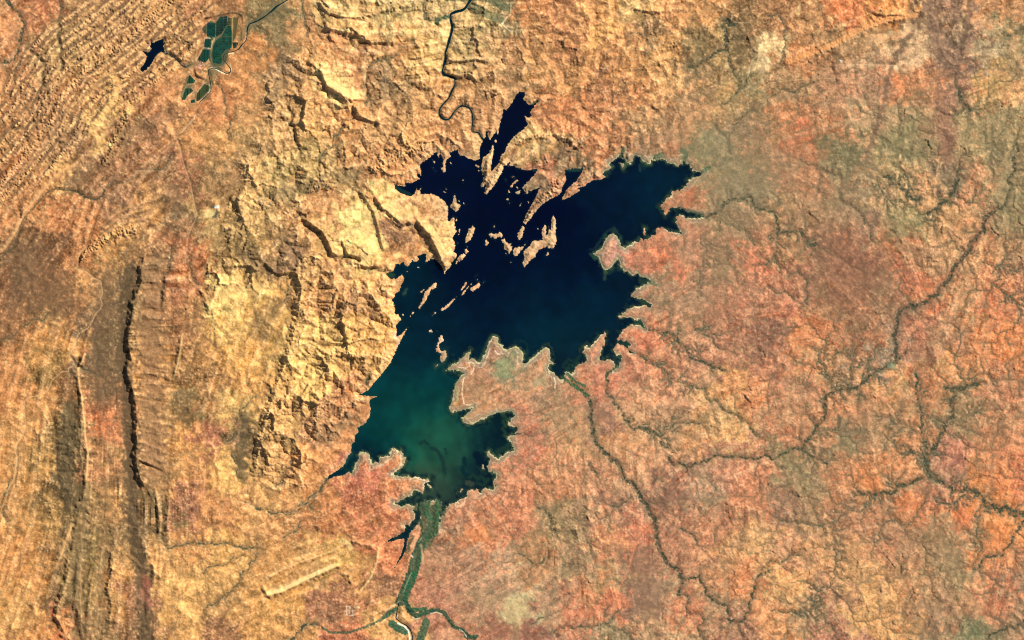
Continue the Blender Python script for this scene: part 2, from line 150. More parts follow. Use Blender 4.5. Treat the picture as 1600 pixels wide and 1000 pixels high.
# ridges: (line, height, fall-off on the right of travel, on the left, tooth depth, tooth spacing)
RIDGES = [(P(s),)+tuple(r) for s, r in [
 ("226,400 222,420 222,440 215,460 208,475 207,490 206,500 203,515 200,530 203,550 207,563 198,575 201,590 207,605 210,620 213,635 213,645 215,655 213,675 215,690 213,710 214,725 219,745 228,762", (7, 3.5, 26, .15, 8)),
 ("120,255 80,280 55,310 35,340 15,375 0,395 -30,430", (3.2, 5, 7, 0, 9)),
 ("285,-15 267,2 250,15 222,42 195,65 165,90 130,112 110,135 92,160 80,190 58,220 30,255 0,290 -30,320", (4.5, 5, 7, .7, 6)),
 ("310,-5 265,35 225,70 180,105 140,140 110,170 85,205 55,245 20,290 -10,320", (3, 4, 7, .2, 7)), ("330,20 290,45 262,55 230,75 200,100 170,135 135,175 100,210 60,260", (2.2, 4, 5, .2, 7)), ("215,-5 180,22 150,50 120,80 100,100 75,130", (2.8, 4, 8, .4, 6)), ("240,-5 205,28 178,52 150,75 125,100", (2.8, 4, 6, .4, 6)), ("195,15 165,40 140,62 115,90", (2, 4, 5, .3, 6)),
 ("182,135 178,152 168,168 155,182 142,200 135,212", (4, 6, 10, .3, 6)), ("196,165 200,180 192,198 182,215 172,240 160,260", (4.5, 6, 6, .8, 6)), ("250,150 225,175 205,200 190,225 178,250", (2.6, 5, 6, .4, 6)), ("270,145 245,165 225,185 210,205 195,230", (2, 4, 5, .3, 6)), ("285,60 275,75 262,92", (1.5, 8, 8, 0, 6)), ("255,110 250,130 240,150", (2, 8, 10, .6, 4)), ("250,80 265,60 290,35", (2, 10, 14, .6, 4)),
 ("70,245 50,262 30,280 10,300 -20,325", (5, 6, 8, .75, 6)), ("110,265 95,290 80,310", (2, 5, 5, .3, 6)),
 ("118,310 108,330 100,350 90,368", (2.2, 4, 6, .2, 6)), ("137,312 128,335 120,360 115,385", (2.4, 4, 5, .1, 6)), ("150,312 143,335 138,360 132,385", (2.4, 3, 5, .1, 6)), ("165,318 157,340 150,358", (2, 4, 4, .1, 6)),
 ("160,352 180,335 205,322 230,316 250,308", (2.2, 3, 5, .2, 6)), ("158,362 180,345 205,334 235,325", (2, 3, 4, .2, 6)), ("152,372 178,356 205,346 240,336", (2, 3, 4, .2, 6)), ("125,410 132,398 145,385 165,372 190,362 218,360", (5, 6, 9, .8, 5)), ("300,345 285,358 270,370", (1.5, 3, 4, 0, 6)),
 ("226,402 240,396 255,385 265,375", (3, 5, 9, .5, 5)),
 ("133,548 128,565 122,577 124,600 128,620 130,640 132,660 133,680 137,705 137,725 135,750 134,765", (3.4, 3.5, 4, .1, 7)), ("134,765 124,800 116,840 110,880 102,920 92,945 88,962 100,985 112,1004 120,1030", (5, 4, 7, .15, 6)), ("113,820 105,840 98,860 90,880", (2, 3, 5, .1, 6)),
 ("152,860 148,890 140,930 138,970 135,1010", (2, 5, 5, .3, 6)), ("120,830 122,870 118,910 122,950 128,1000", (2.2, 4, 6, .2, 8)), ("174,862 178,880 173,900 168,920 176,945 170,975", (3.2, 3, 9, .4, 7)),
 ("285,522 282,545 278,565 272,590", (2.4, 3, 4, 0, 6)), ("243,762 247,790 250,815 249,840", (2.6, 3, 4, .1, 6)), ("264,762 265,790 262,815 262,836", (2.6, 3, 4, .1, 6)), ("244,848 244,880 240,905", (2.2, 3, 5, .3, 6)),
 ("410,912 418,930 440,925 470,910 500,897 522,887 535,882", (4.5, 2.5, 11, .05, 7)), ("412,905 440,890 470,878 500,868 525,858 548,845", (2.6, 3, 5, .2, 5)), ("540,843 560,848 592,856 588,880 578,905 560,925 548,930", (2.6, 3, 4, .3, 6)), ("530,893 545,900 550,915", (3, 3, 10, .2, 5)), ("440,862 470,852 500,848 520,845", (1.5, 4, 6, .1, 6)),
 ("478,95 488,100 500,110 508,124 511,134 530,146 550,157 563,152", (7, 2.5, 24, .15, 9)), ("556,160 558,180 575,186 597,193", (5, 2.5, 14, .15, 9)), ("508,30 514,44 540,50 558,54 572,64 600,66 622,65", (5, 3, 20, .15, 9)), ("498,2 512,20 532,26 560,27 585,22 615,12 640,8", (4, 2.5, 12, .1, 9)), ("640,38 625,52 612,60", (2, 4, 6, .1, 9)),
 ("638,92 665,88 693,80", (3, 2, 8, .1, 9)), ("636,104 660,97 692,89", (3, 2, 7, .1, 9)), ("636,120 665,112 692,100", (3, 3, 8, .1, 9)), ("698,90 706,95 725,95 745,92 768,98", (3.5, 2, 9, .1, 9)), ("696,116 715,118 732,115 745,125 762,118", (4, 2.5, 10, .1, 9)), ("655,136 670,137 685,132", (3, 2.5, 8, .1, 9)), ("680,146 690,150 700,152", (2.5, 2, 7, .1, 9)),
 ("435,170 445,180 455,188 455,205 463,222", (4, 3, 14, .2, 9)), ("410,10 408,40 405,60", (1, 5, 5, .2, 6)), ("383,345 375,330 372,315 378,300 390,288", (4, 12, 3, .2, 7)), ("392,250 388,270 384,285", (3, 10, 3, .2, 7)),
 ("475,340 490,352 505,363 513,378 519,393 532,402", (7, 3, 22, .1, 9)), ("533,372 541,392 549,404 562,413 580,418 598,412", (6, 3, 34, .1, 9)), ("563,298 575,315 584,330 590,350 596,378 600,393", (3.6, 2.5, 8, .1, 9)), ("585,308 600,325 617,340 630,350 648,344", (7, 3, 26, .1, 9)), ("650,342 660,354 672,368 680,383 687,398 692,412 695,425", (8, 3, 24, .1, 9)),
 ("478,395 472,430 470,470 460,520 450,560 437,590 428,620 415,660 405,700 398,745", (5, 5, 11, .4, 7)), ("467,405 468,420 466,440 470,460", (4, 5, 12, .6, 6)), ("310,450 320,462 325,480 338,492", (4, 3, 18, .3, 8)),
 ("555,450 572,447 588,462 598,490", (3.5, 6, 5, .5, 6)), ("540,462 538,478 540,492", (3, 5, 5, .4, 6)), ("523,545 540,552 560,560 580,550", (5, 4, 14, .7, 6)), ("520,610 505,640 490,665", (3, 7, 8, .8, 6)),
 ("580,270 600,255 620,245 645,235 665,228", (5.5, 6, 9, .75, 6)), ("480,300 500,292 520,290 535,292", (4, 4, 9, .8, 5)),
 ("878,278 866,296 848,314 832,332 820,346", (5, 7, 8, .85, 5)), ("770,228 765,255 758,280 752,291", (4, 4, 3.5, .2, 6)), ("787,246 779,268 769,286 757,302", (4, 4, 6, .7, 6)), ("940,268 915,278 895,295 882,308", (3, 5, 4, .3, 5)),
 ("1225,102 1265,87 1300,75 1330,58 1352,46 1385,34 1430,27 1447,10", (3.4, 3.5, 14, .35, 5)), ("1362,20 1380,23 1400,23 1420,25 1438,14", (4, 2.5, 12, .2, 5)), ("1290,48 1310,47 1328,40", (2.5, 2.5, 10, .3, 5)),
 ("800,226 830,212 868,210 890,216 900,230 912,222 928,208 942,198", (3.6, 4, 10, .4, 6)), ("1000,108 1025,97 1052,88", (3, 3, 7, .3, 6)), ("1020,85 1040,75 1060,70", (3, 4, 6, .6, 5)), ("985,8 1000,16 1015,18 1038,17", (4, 3, 10, .3, 6)), ("1015,158 1022,166 1030,173", (3, 3, 6, 0, 6)), ("985,205 1000,196 1025,183", (2, 3, 5, 0, 6)), ("870,105 900,80 940,62 975,55", (1.5, 6, 14, 0, 6)),
 ("1072,130 1078,142 1085,152", (2.2, 3, 5, .2, 5)), ("898,820 902,835 906,852", (2.6, 4, 4, .3, 5)), ("915,800 920,810 924,820", (2.2, 3, 4, .2, 5)), ("934,790 937,800 940,805", (2.2, 3, 3, 0, 5)), ("944,790 948,798 951,803", (2, 3, 3, 0, 5)), ("880,930 890,922 895,918", (2, 3, 4, 0, 5)),
]]
# ---------------------------------------------------------------- grid and field helpers
CELL = 1.2; M = 45.0
nx = int((1600+2*M)/CELL)+1; ny = int((1000+2*M)/CELL)+1
gx = -M + CELL*np.arange(nx); gy = -M + CELL*np.arange(ny)
X, Y = np.meshgrid(gx.astype(np.float32), gy.astype(np.float32))
FX, FY = np.meshgrid(np.fft.rfftfreq(nx, CELL), np.fft.fftfreq(ny, CELL)); FR = np.hypot(FX, FY)+1e-9
def band(seed, lo, hi, beta=1.0):
    """smooth random field with wavelengths between lo and hi map cells, unit deviation"""
    r = np.random.default_rng(seed)
    s = np.fft.rfft2(r.standard_normal((ny, nx)))
    f = FR**(-beta)*np.exp(-(FR*lo)**4)*(1-np.exp(-(FR*hi)**4))
    n = np.fft.irfft2(s*f, s=(ny, nx)); n -= n.mean()
    return (n/n.std()).astype(np.float32)
def blur(a, sig):
    """gaussian blur, sigma in map cells"""
    k = np.exp(-2*(math.pi*sig*FR)**2)
    p = np.fft.irfft2(np.fft.rfft2(a)*k, s=a.shape)
    return p.astype(np.float32)
def sstep(a, b, v):
    t = np.clip((v-a)/(b-a), 0, 1); return t*t*(3-2*t)
def line_field(pts, R):
    """round a polyline: distance (capped at R), side (+1 right of travel), length along it, and the window they fill"""
    p = np.array(pts, float)
    I0 = min(max(int((p[:, 0].min()-R+M)/CELL), 0), nx-1); I1 = max(min(int((p[:, 0].max()+R+M)/CELL)+2, nx), I0+1)
    J0 = min(max(int((p[:, 1].min()-R+M)/CELL), 0), ny-1); J1 = max(min(int((p[:, 1].max()+R+M)/CELL)+2, ny), J0+1)
    D = np.full((J1-J0, I1-I0), R, np.float32); S = np.zeros_like(D); L = np.zeros_like(D); acc = 0.0
    for (x1, y1), (x2, y2) in zip(pts[:-1], pts[1:]):
        i0 = max(int((min(x1, x2)-R+M)/CELL), I0); i1 = min(int((max(x1, x2)+R+M)/CELL)+2, I1)
        j0 = max(int((min(y1, y2)-R+M)/CELL), J0); j1 = min(int((max(y1, y2)+R+M)/CELL)+2, J1)
        dx, dy = x2-x1, y2-y1; l2 = dx*dx+dy*dy; l = math.sqrt(l2)
        if i1 > i0 and j1 > j0 and l2 > 0:
            xs = X[j0:j1, i0:i1]; ys = Y[j0:j1, i0:i1]; q = (slice(j0-J0, j1-J0), slice(i0-I0, i1-I0))
            t = np.clip(((xs-x1)*dx+(ys-y1)*dy)/l2, 0, 1)
            d = np.hypot(xs-x1-t*dx, ys-y1-t*dy); s = dx*(ys-y1)-dy*(xs-x1)
            m = d < D[q]
            D[q][m] = d[m]; S[q][m] = np.sign(s[m]); L[q][m] = (acc+t*l)[m]
        acc += l
    return D, S, L, (slice(J0, J1), slice(I0, I1))
def poly_mask(pts):
    m = np.zeros((ny, nx), bool); q = pts+[pts[0]]
    for (x1, y1), (x2, y2) in zip(q[:-1], q[1:]):
        if y1 == y2: continue
        j = (Y[:, 0] >= min(y1, y2)) & (Y[:, 0] < max(y1, y2))
        xc = x1+(Y[j, 0]-y1)*(x2-x1)/(y2-y1)
        m[j] ^= X[j] < xc[:, None]
    return m
def poly_sd(pts, R):
    d, _, _, b = line_field(pts+[pts[0]], R)
    D = np.full((ny, nx), R, np.float32); D[b] = d
    return np.where(poly_mask(pts), D, -D)      # positive inside
def bil(f, x, y):
    u = np.clip((np.asarray(x)+M)/CELL, 0, nx-1.001); v = np.clip((np.asarray(y)+M)/CELL, 0, ny-1.001)
    i = u.astype(int); j = v.astype(int); a = u-i; b = v-j
    if f.ndim == 3: a = a[..., None]; b = b[..., None]
    return (f[j, i]*(1-a)+f[j, i+1]*a)*(1-b)+(f[j+1, i]*(1-a)+f[j+1, i+1]*a)*b
def upsample(f, step):
    u = np.clip(np.arange(nx)/step, 0, f.shape[1]-1.001); v = np.clip(np.arange(ny)/step, 0, f.shape[0]-1.001)
    i = u.astype(int); j = v.astype(int); a = (u-i)[None, :]; b_ = (v-j)[:, None]
    if f.ndim == 3: a = a[..., None]; b_ = b_[..., None]
    return (f[j][:, i]*(1-a)+f[j][:, i+1]*a)*(1-b_)+(f[j+1][:, i]*(1-a)+f[j+1][:, i+1]*a)*b_
WX = band(1, 6, 90, 1.2); WY = band(2, 6, 90, 1.2)      # a pair of fields for wobbling edges

_ii, _jj = np.meshgrid(np.arange(nx), np.arange(ny))
WI = np.clip((_ii+11*WX).astype(int), 0, nx-1); WJ = np.clip((_jj+11*WY).astype(int), 0, ny-1)
# ---------------------------------------------------------------- shoreline (positive distance = land)
jx = band(3, 2.5, 9, .6); jz = band(4, 5, 22, .7)
gentle = np.clip(sstep(950, 975, X)+sstep(690, 715, X)*sstep(505, 525, Y)+sstep(690, 705, Y)*sstep(545, 560, X)*sstep(850, 820, Y), 0, 1)
R_SH = 26.0
sd = -poly_sd(LAKE, R_SH)
sd = np.where(np.abs(sd) >= R_SH, np.where(sd > 0, R_SH, -R_SH), sd)
for s, lab in ISLES:
    sd = np.maximum(sd, poly_sd(P(s), R_SH))
sd = np.minimum(sd, -poly_sd(POND, R_SH))
sd = sd + (0.48*jx+gentle*(.7*jz+.15*jx))*sstep(12, 2, np.abs(sd))
water = sd < 0
print('shore', round(time.time()-T0, 1))

# ---------------------------------------------------------------- ruggedness of the country
def blobs(base, lst):
    """blend of soft polygons: (polygon string, value, softness)"""
    st_ = 3; wi = WI[::st_, ::st_]; wj = WJ[::st_, ::st_]; f = np.full(wi.shape, base, np.float32)
    fx_, fy_ = np.meshgrid(np.fft.rfftfreq(f.shape[1], CELL*st_), np.fft.fftfreq(f.shape[0], CELL*st_)); fr2 = fx_**2+fy_**2
    for s, v, soft in lst:
        m_ = poly_mask(P(s))[wj, wi].astype(np.float32)
        a = sstep(.1, .9, np.fft.irfft2(np.fft.rfft2(m_)*np.exp(-2*(math.pi*soft*.7)**2*fr2), s=f.shape))
        f = f*(1-a)+v*a
    return upsample(f, st_).astype(np.float32)
rug = blobs(0.135, [
 ("-45,-45 330,-45 300,60 240,150 200,240 110,300 60,420 -45,440", .13, 14), ("-45,440 60,420 200,400 270,560 260,760 120,1040 -45,1040", .10, 14),
 ("222,405 300,400 290,480 265,560 270,720 232,760 212,730 200,560 210,470", .11, 5), ("60,640 130,620 128,760 110,800 60,760", .2, 8), ("60,760 130,760 250,780 240,1040 60,1040", .14, 10),
 ("480,-45 800,-45 800,110 760,240 640,250 600,200 480,60", .27, 10), ("400,110 480,90 560,160 640,200 740,215 650,250 600,330 360,420 340,400 390,200", .34, 10), ("300,-45 480,-45 470,80 420,110 400,200 340,330 300,300 250,260 330,150", .10, 12),
 ("335,395 470,340 480,400 440,440 340,470 310,450", .30, 8), ("480,300 640,260 712,320 712,420 620,400 560,415 520,400 480,350", .20, 8), ("300,450 450,440 455,500 400,600 300,640 270,560", .16, 10),
 ("465,395 610,430 628,500 612,560 570,615 500,680 480,760 395,750 420,640 460,520", .42, 8), ("500,690 580,620 580,660 545,720 480,760", .13, 6), ("270,640 400,600 400,760 560,760 640,840 600,1040 240,1040 262,760", .13, 12),
 ("790,-45 1080,-45 1060,60 1060,180 960,240 830,200 800,110", .21, 10), ("1080,-45 1460,-45 1440,20 1220,110 1080,80", .16, 10), ("1360,180 1600,120 1645,200 1645,480 1500,470 1440,400 1380,300", .19, 16), ("1480,480 1645,480 1645,620 1500,600", .16, 12),
 ("1140,700 1300,830 1420,860 1430,1000 1240,1045 1140,1000", .165, 14), ("1090,620 1200,600 1190,690 1100,680", .2, 8), ("1410,860 1500,880 1500,940 1420,930", .2, 8), ("830,780 960,780 940,860 880,860", .17, 8),
 ("690,520 960,540 1000,700 700,760", .045, 10), ("640,860 860,840 860,1000 640,1000", .05, 12), ("1050,200 1200,170 1330,230 1200,300 1090,300", .07, 14), ("960,240 1150,260 1150,500 1000,560 960,420", .08, 12), ("970,820 1060,900 1040,960 960,960", .06, 10), ("1280,350 1400,360 1400,480 1250,480", .08, 14), ("160,420 205,420 200,560 205,760 160,760 140,560", .07, 8), ("20,380 130,400 110,500 0,500", .07, 10),
 ("400,850 545,835 600,852 586,900 560,935 420,940", .05, 6), ("820,200 960,200 980,250 900,310 830,350 740,300 780,250", .22, 6), ("690,330 880,330 880,420 690,420", .22, 8),
])
rug *= (1+0.22*band(5, 14, 80, 1))

# structural relief: hogbacks, scarps and dykes
def offset_line(pts, off, a, b):
    p = np.array(pts, float); d = np.gradient(p, axis=0); d /= np.hypot(d[:, 0], d[:, 1])[:, None]
    q = p+np.stack([-d[:, 1], d[:, 0]], -1)*off
    return [tuple(v) for v in q[int(a*len(q)):max(int(b*len(q)), int(a*len(q))+2)]]
SPINE = P("300,-30 267,2 250,15 222,42 195,65 165,90 130,112 110,135 92,160 80,190 58,220 30,255 0,290 -40,330")
BEDS = [(-78, .1, .6, 2.0, 3, 5), (-66, .1, .7, 2.2, 3, 5), (-54, .05, .8, 1.5, 2.5, 4), (-43, .0, .9, 2.2, 2.5, 5), (-31, .1, .95, 1.6, 2.5, 3.5), (-21, .0, 1, 2.2, 2.5, 4), (-12, .2, 1, 1.6, 2, 3), (12, .0, .9, 1.8, 2, 3.5), (21, .1, 1, 2.4, 2.5, 4), (30, .0, 1, 1.6, 2, 3.5), (39, .15, .95, 2.2, 2.5, 4), (50, .1, .8, 1.6, 2.5, 4), (61, .25, .95, 2.0, 2.5, 4), (72, .3, .9, 1.5, 2.5, 4), (84, .35, .9, 1.6, 2.5, 4)]
for off, a, b, hh, wr, wl in BEDS:
    RIDGES.append((offset_line(SPINE, off, a, b), hh*1.7, wr, wl, .75, 6.5))
struct = np.zeros((ny, nx), np.float32); ridge_lit = np.zeros((ny, nx), np.float32)
wob = 1.0+0.25*band(7, 5, 30, .8); JIT = band(17, 3, 10, .4)
for pts, H, wr, wl, ta, tp in RIDGES:
    R = 2.6*max(wr, wl)
    D, S, L, b = line_field(pts, R)
    wb = wob[b]
    wdt = np.where(S > 0, wr*(1+(wb-1)*min(5/wr, 1)), wl*(1+(wb-1)*min(5/wl, 1)*(.25 if wl > 12 else 1)))
    tooth = np.clip(np.abs(((L/tp+0.8*WX[b]) % 1)*2-1)+.28*JIT[b], 0, 1.1)
    lim = np.where(D >= R-.01, 0, 1)
    prof = np.where(wdt < 7, np.clip(1-D/(2.0*wdt), 0, 1), np.exp(-D/wdt))
    tot = sum(math.hypot(c[0]-a[0], c[1]-a[1]) for a, c in zip(pts[:-1], pts[1:]))
    ends = sstep(-4, 9, L)*sstep(-4, 9, tot-L)
    h = H*prof*(1-ta*tooth*np.clip(1.15-prof*.4, 0, 1))*lim*ends*(1+.12*(wb-1))
    struct[b] = np.maximum(struct[b], h)
    ridge_lit[b] = np.maximum(ridge_lit[b], np.clip(prof*1.1, 0, 1)*lim*ends*min(H/4, 1))
print('ridges', round(time.time()-T0, 1))

# rivers as base levels
ALL_R = [(2.6, ORD_N), (2.2, DUNHAM), (1.5, DUNHAM2), (1.5, ORD_W), (1.0, SANDY), (2.0, DELTA_R), (2.0, DELTA_S), (2.0, DELTA_E)]+CREEKS
def wiggle(pts, seed, amp=.13):
    r = np.random.default_rng(seed); p = [np.array(q, float) for q in pts]
    for _ in range(3):
        out = [p[0]]
        for a, b in zip(p[:-1], p[1:]):
            d = b-a; l = np.hypot(*d)
            if l > 2.2: out.append((a+b)/2+np.array((-d[1], d[0]))*r.normal(0, amp))
            out.append(b)
        p = out
    return [tuple(q) for q in p]
DISTRICTS = [(1310, 575, 60), (1450, 670, 60), (1480, 310, 55), (1235, 375, 50), (1555, 430, 50), (1345, 790, 70), (1290, 710, 40), (1480, 600, 35), (1560, 545, 40), (1400, 290, 45), (1520, 800, 60), (1290, 930, 50), (1580, 990, 40), (1150, 320, 45), (1060, 560, 50), (1010, 670, 35), (1120, 400, 45), (1500, 230, 55), (1390, 235, 40)]
def feathers():
    """short side creeks that join the traced ones where the ground is well watered"""
    r = np.random.default_rng(41); out = []
    for w_, pts in CREEKS:
        p = np.array(pts); seg = np.hypot(*np.diff(p, axis=0).T); t = np.concatenate([[0], np.cumsum(seg)]); s = r.uniform(2, 7)
        while s < t[-1]:
            x = np.interp(s, t, p[:, 0]); y = np.interp(s, t, p[:, 1])
            k = min(int(np.searchsorted(t, s)), len(seg)-1) if s > 0 else 0; k = max(k-1, 0)
            dist = min(((x-a)**2+(y-b)**2)/(q*q) for a, b, q in DISTRICTS)
            if dist < 1.3 and x > 960:
                d = (p[k+1]-p[k])/seg[k]; side = r.choice((-1, 1)); ang = side*r.uniform(.6, 1.25)
                dx, dy = d[0]*math.cos(ang)-d[1]*math.sin(ang), d[0]*math.sin(ang)+d[1]*math.cos(ang)
                L = r.uniform(7, 24); n = max(int(L/5), 2); q = [(x, y)]; a0 = math.atan2(dy, dx)
                for _ in range(n):
                    a0 += r.normal(0, .25); q.append((q[-1][0]+math.cos(a0)*L/n, q[-1][1]+math.sin(a0)*L/n))
                out.append((r.uniform(.55, .95), q))
                if L > 12:
                    j = q[len(q)//2]; a1 = a0+r.choice((-1, 1))*.8; out.append((r.uniform(.5, .75), [j, (j[0]+math.cos(a1)*5, j[1]+math.sin(a1)*5), (j[0]+math.cos(a1+.2)*10, j[1]+math.sin(a1+.2)*10)]))
            s += r.uniform(4, 11)
    return out
CREEKS = CREEKS+feathers()
CREEKS = [(w_, wiggle(pts, 100+k)) for k, (w_, pts) in enumerate(CREEKS)]
ALL_R = ALL_R[:8]+CREEKS
rd = np.full((ny, nx), 30, np.float32); rdb = rd.copy()
for w_, pts in ALL_R:
    D, _, _, b = line_field(pts, 14.0)
    rd[b] = np.minimum(rd[b], D)
BASE = [P(s) for s in ("268,470 266,540 268,600 268,680 262,740", "188,470 190,560 194,640 200,720 205,780", "275,25 240,60 205,90 160,125 125,165 95,205 60,250", "230,110 200,150 160,215 140,250", "185,-10 150,25 120,60 95,90", "150,530 150,600 155,680 158,760", "60,600 85,660 90,740", "150,770 150,830 145,900", "500,420 495,470 500,530 480,570", "610,390 640,400", "380,440 400,500 410,560", "440,330 460,300 520,310", "620,180 600,230 560,250")]
for pts in BASE:
    D, _, _, b = line_field(pts, 14.0)
    rdb[b] = np.minimum(rdb[b], D)
wet = np.full((ny, nx), 30, np.float32)                     # distance to the edge of running water
for hw, pts in [(1.7, ORD_N[:14]), (1.2, ORD_N[13:18]), (.9, ORD_N[17:]), (1.0, DUNHAM), (.6, DUNHAM2[:20]), (1.4, DELTA_S), (1.2, [(623, 943), (620.5, 955), (618.5, 966)]), (.8, DELTA_E)]:
    D, _, _, b = line_field(pts, 14.0); wet[b] = np.minimum(wet[b], D-hw)
outlet = water | (rd < 0.75) | (wet < .4) | (rdb < .75)
outlet[0, :] = outlet[-1, :] = True; outlet[:, 0] = outlet[:, -1] = True

# ---------------------------------------------------------------- drainage: valleys graded to their catchments
DIRS = [(-1, 0, 1.), (1, 0, 1.), (0, -1, 1.), (0, 1, 1.), (-1, -1, 1.41421), (-1, 1, 1.41421), (1, -1, 1.41421), (1, 1, 1.41421)]
def priority_flood(z, out):
    """fill every hollow so that all ground drains to an outlet"""
    h_, w_ = z.shape; zf = z.ravel().tolist(); done = bytearray(out.ravel().astype(np.uint8).tobytes()); N = h_*w_
    heap = [(zf[i], i) for i in np.flatnonzero(out.ravel()).tolist()]; heapq.heapify(heap)
    pop, push = heapq.heappop, heapq.heappush; nbr = (-1, 1, -w_, w_)
    while heap:
        c, i = pop(heap)
        for k in nbr:
            j = i+k
            if 0 <= j < N and not done[j]:
                done[j] = 1; v = zf[j]
                if v <= c: v = c+1e-4; zf[j] = v
                push(heap, (v, j))
    return np.array(zf, np.float64).reshape(h_, w_)
def grade(z, out, ac, slope, m, rough, cell, thr=1e9):
    """slopes that ease as the catchment grows, built up from the outlets"""
    h_, w_ = z.shape; idx = np.arange(h_*w_).reshape(h_, w_)
    best = np.zeros((h_, w_)); rec = idx.copy(); dst = np.ones((h_, w_))
    for dj, di, d in DIRS:
        a = (slice(max(-dj, 0), h_-max(dj, 0)), slice(max(-di, 0), w_-max(di, 0)))
        c = (slice(max(dj, 0), h_-max(-dj, 0)), slice(max(di, 0), w_-max(-di, 0)))
        s = np.zeros((h_, w_)); s[a] = (z[a]-z[c])/d
        u = s > best
        best[u] = s[u]; rec[u] = idx[u]+dj*w_+di; dst[u] = d
    rec[out] = idx[out]
    recl = rec.ravel().tolist(); order = np.argsort(z.ravel(), kind='stable').tolist()
    A = [1.0]*(h_*w_)
    for i in reversed(order):
        r = recl[i]
        if r != i: A[r] += A[i]
    A = np.array(A).reshape(h_, w_)
    dz = (cell*dst*slope*np.maximum(A/ac, 1.0)**(-m)*rough).ravel().tolist()
    zn = [0.0]*(h_*w_)
    for i in order:
        r = recl[i]
        if r != i: zn[i] = zn[r]+dz[i]
    hand = [0.0]*(h_*w_); big_ = (A > thr).ravel().tolist()
    if thr < 1e8:
        for i in order:
            r = recl[i]
            if r != i and not big_[i]: hand[i] = hand[r]+dz[i]
    return np.array(zn).reshape(h_, w_), A, np.array(hand).reshape(h_, w_)
IDX = np.arange(nx*ny).reshape(ny, nx)
def smooth3(a):
    p = np.pad(a, 1, 'edge'); a = (p[:-2]+2*p[1:-1]+p[2:])/4
    return (a[:, :-2]+2*a[:, 1:-1]+a[:, 2:])/4
dist_out = blur((~water).astype(np.float32), 60)
z0 = 6*dist_out + 1.4*struct + np.minimum(rd, 14)*.08 + np.minimum(rdb, 14)*.10
AC = np.where(rug > .19, 7.0, 12.0)*(1+.3*np.clip(band(15, 20, 90, 1), -1.5, 1.5))      # cells of catchment before a channel forms
hs = (slice(0, ny, 2), slice(0, nx, 2))
out_h = outlet.copy()
for dj in (0, 1):
    for di in (0, 1): out_h |= np.roll(np.roll(outlet & (sd > -3), -dj, 0), -di, 1)
out_h = out_h[hs]
rug_h = rug[hs].astype(float); st_h = struct[hs]
nz = (0.25*band(8, 10, 60, 1.2)+.10*band(9, 4, 12, .4))[hs]
zh = z0[hs]+nz
for it in range(4):
    zh[out_h] = -1
    zh = priority_flood(zh, out_h)
    zh, Ah, _ = grade(zh, out_h, np.maximum(AC[hs]/4, 2.0), rug_h*1.7, .45, np.clip(1+.25*(nz/nz.std()), .4, 1.8), 2*CELL)
    if it < 3:
        zh = smooth3(zh)+.12*nz+.55*st_h
    print('half', it, round(time.time()-T0, 1))
z = upsample(zh, 2)
z = z+np.maximum(rug*.5, .13)*band(10, 2.4, 8, .5)+.15*struct
z[outlet] = -1
z = priority_flood(z, outlet)
print('flood', round(time.time()-T0, 1))
z, A, hand = grade(z, outlet, AC, rug*1.9, .42, np.clip(1+0.15*band(16, 2.4, 8, .4), .5, 1.7), CELL, 45.0)
hand = hand.astype(np.float32)
print('grade', round(time.time()-T0, 1), float(z.max()))
zs = z.astype(np.float32); A = A.astype(np.float32)
lim_ = CELL*np.where(rug < .19, rug*2.6, rug*4.0)
for _ in range(18):                                        # no step at a divide steeper than the slopes around it
    p_ = np.pad(zs, 1, 'edge')
    zs = np.minimum(zs, np.minimum(np.minimum(p_[:-2, 1:-1], p_[2:, 1:-1]), np.minimum(p_[1:-1, :-2], p_[1:-1, 2:]))+lim_)
hand = np.minimum(hand, np.maximum(zs, 0))

# strike-parallel bedding in the folded ranges
STRIKE = [(100, 60, 1, -.85), (220, 40, 1, -.85), (40, 180, 1, -1), (160, 160, 1, -1), (250, 150, 1, -1), (60, 300, 1, -1.1), (130, 340, .35, -1), (200, 330, 1, -.5), (160, 385, 1, -.75), (30, 560, .3, -1), (130, 650, 0, 1), (170, 700, 0, 1), (240, 800, 0, 1), (120, 900, .15, -1), (180, 950, 0, 1), (235, 440, 1, .03), (260, 440, 1, .1), (230, 500, 1, -.05), (255, 500, 1, .05), (230, 560, 1, .06), (250, 610, 1, .1), (235, 660, 1, .2), (240, 720, 1, .4), (50, 900, .5, -1), (280, 560, .2, -1), (380, 540, .5, -1), (300, 400, .5, -1),
 (560, 30, 1, .1), (540, 60, 1, .2), (680, 90, 1, -.2), (740, 100, 1, .05), (620, 60, 1, -.3), (480, 870, 1, -.45), (540, 890, 1, -.3), (480, 80, .7, .7), (480, 290, 1, -.25), (600, 240, 1, -.4), (450, 600, .3, -1), (540, 520, .3, -1), (560, 600, .8, -.7), (700, 450, .8, -.8), (850, 300, .7, -.8), (920, 200, 1, -.6), (980, 120, 1, -.5), (1300, 70, 1, -.5), (1400, 150, 1, -.3), (1500, 350, .5, -1), (1400, 350, .7, .7), (860, 600, 1, -.5), (940, 800, .3, 1), (1100, 770, 1, -.8), (750, 930, 1, -.6), (1250, 700, 1, -.2), (1550, 700, .3, -1)]
c2 = np.zeros((ny, nx), np.float32); s2 = np.zeros((ny, nx), np.float32)
for x, y, a, b_ in STRIKE:
    th = 2*math.atan2(b_, a); sg_ = 26.0 if 225 < x < 265 and 430 < y < 730 else 75.0; wgt = (75/sg_)**2*np.exp(-((X-x)**2+(Y-y)**2)/(2*sg_**2))+1e-7/((X-x)**2+(Y-y)**2+50)
    c2 += wgt*math.cos(th); s2 += wgt*math.sin(th)
th = 0.5*np.arctan2(s2, c2); ux, uy = np.cos(th), np.sin(th)
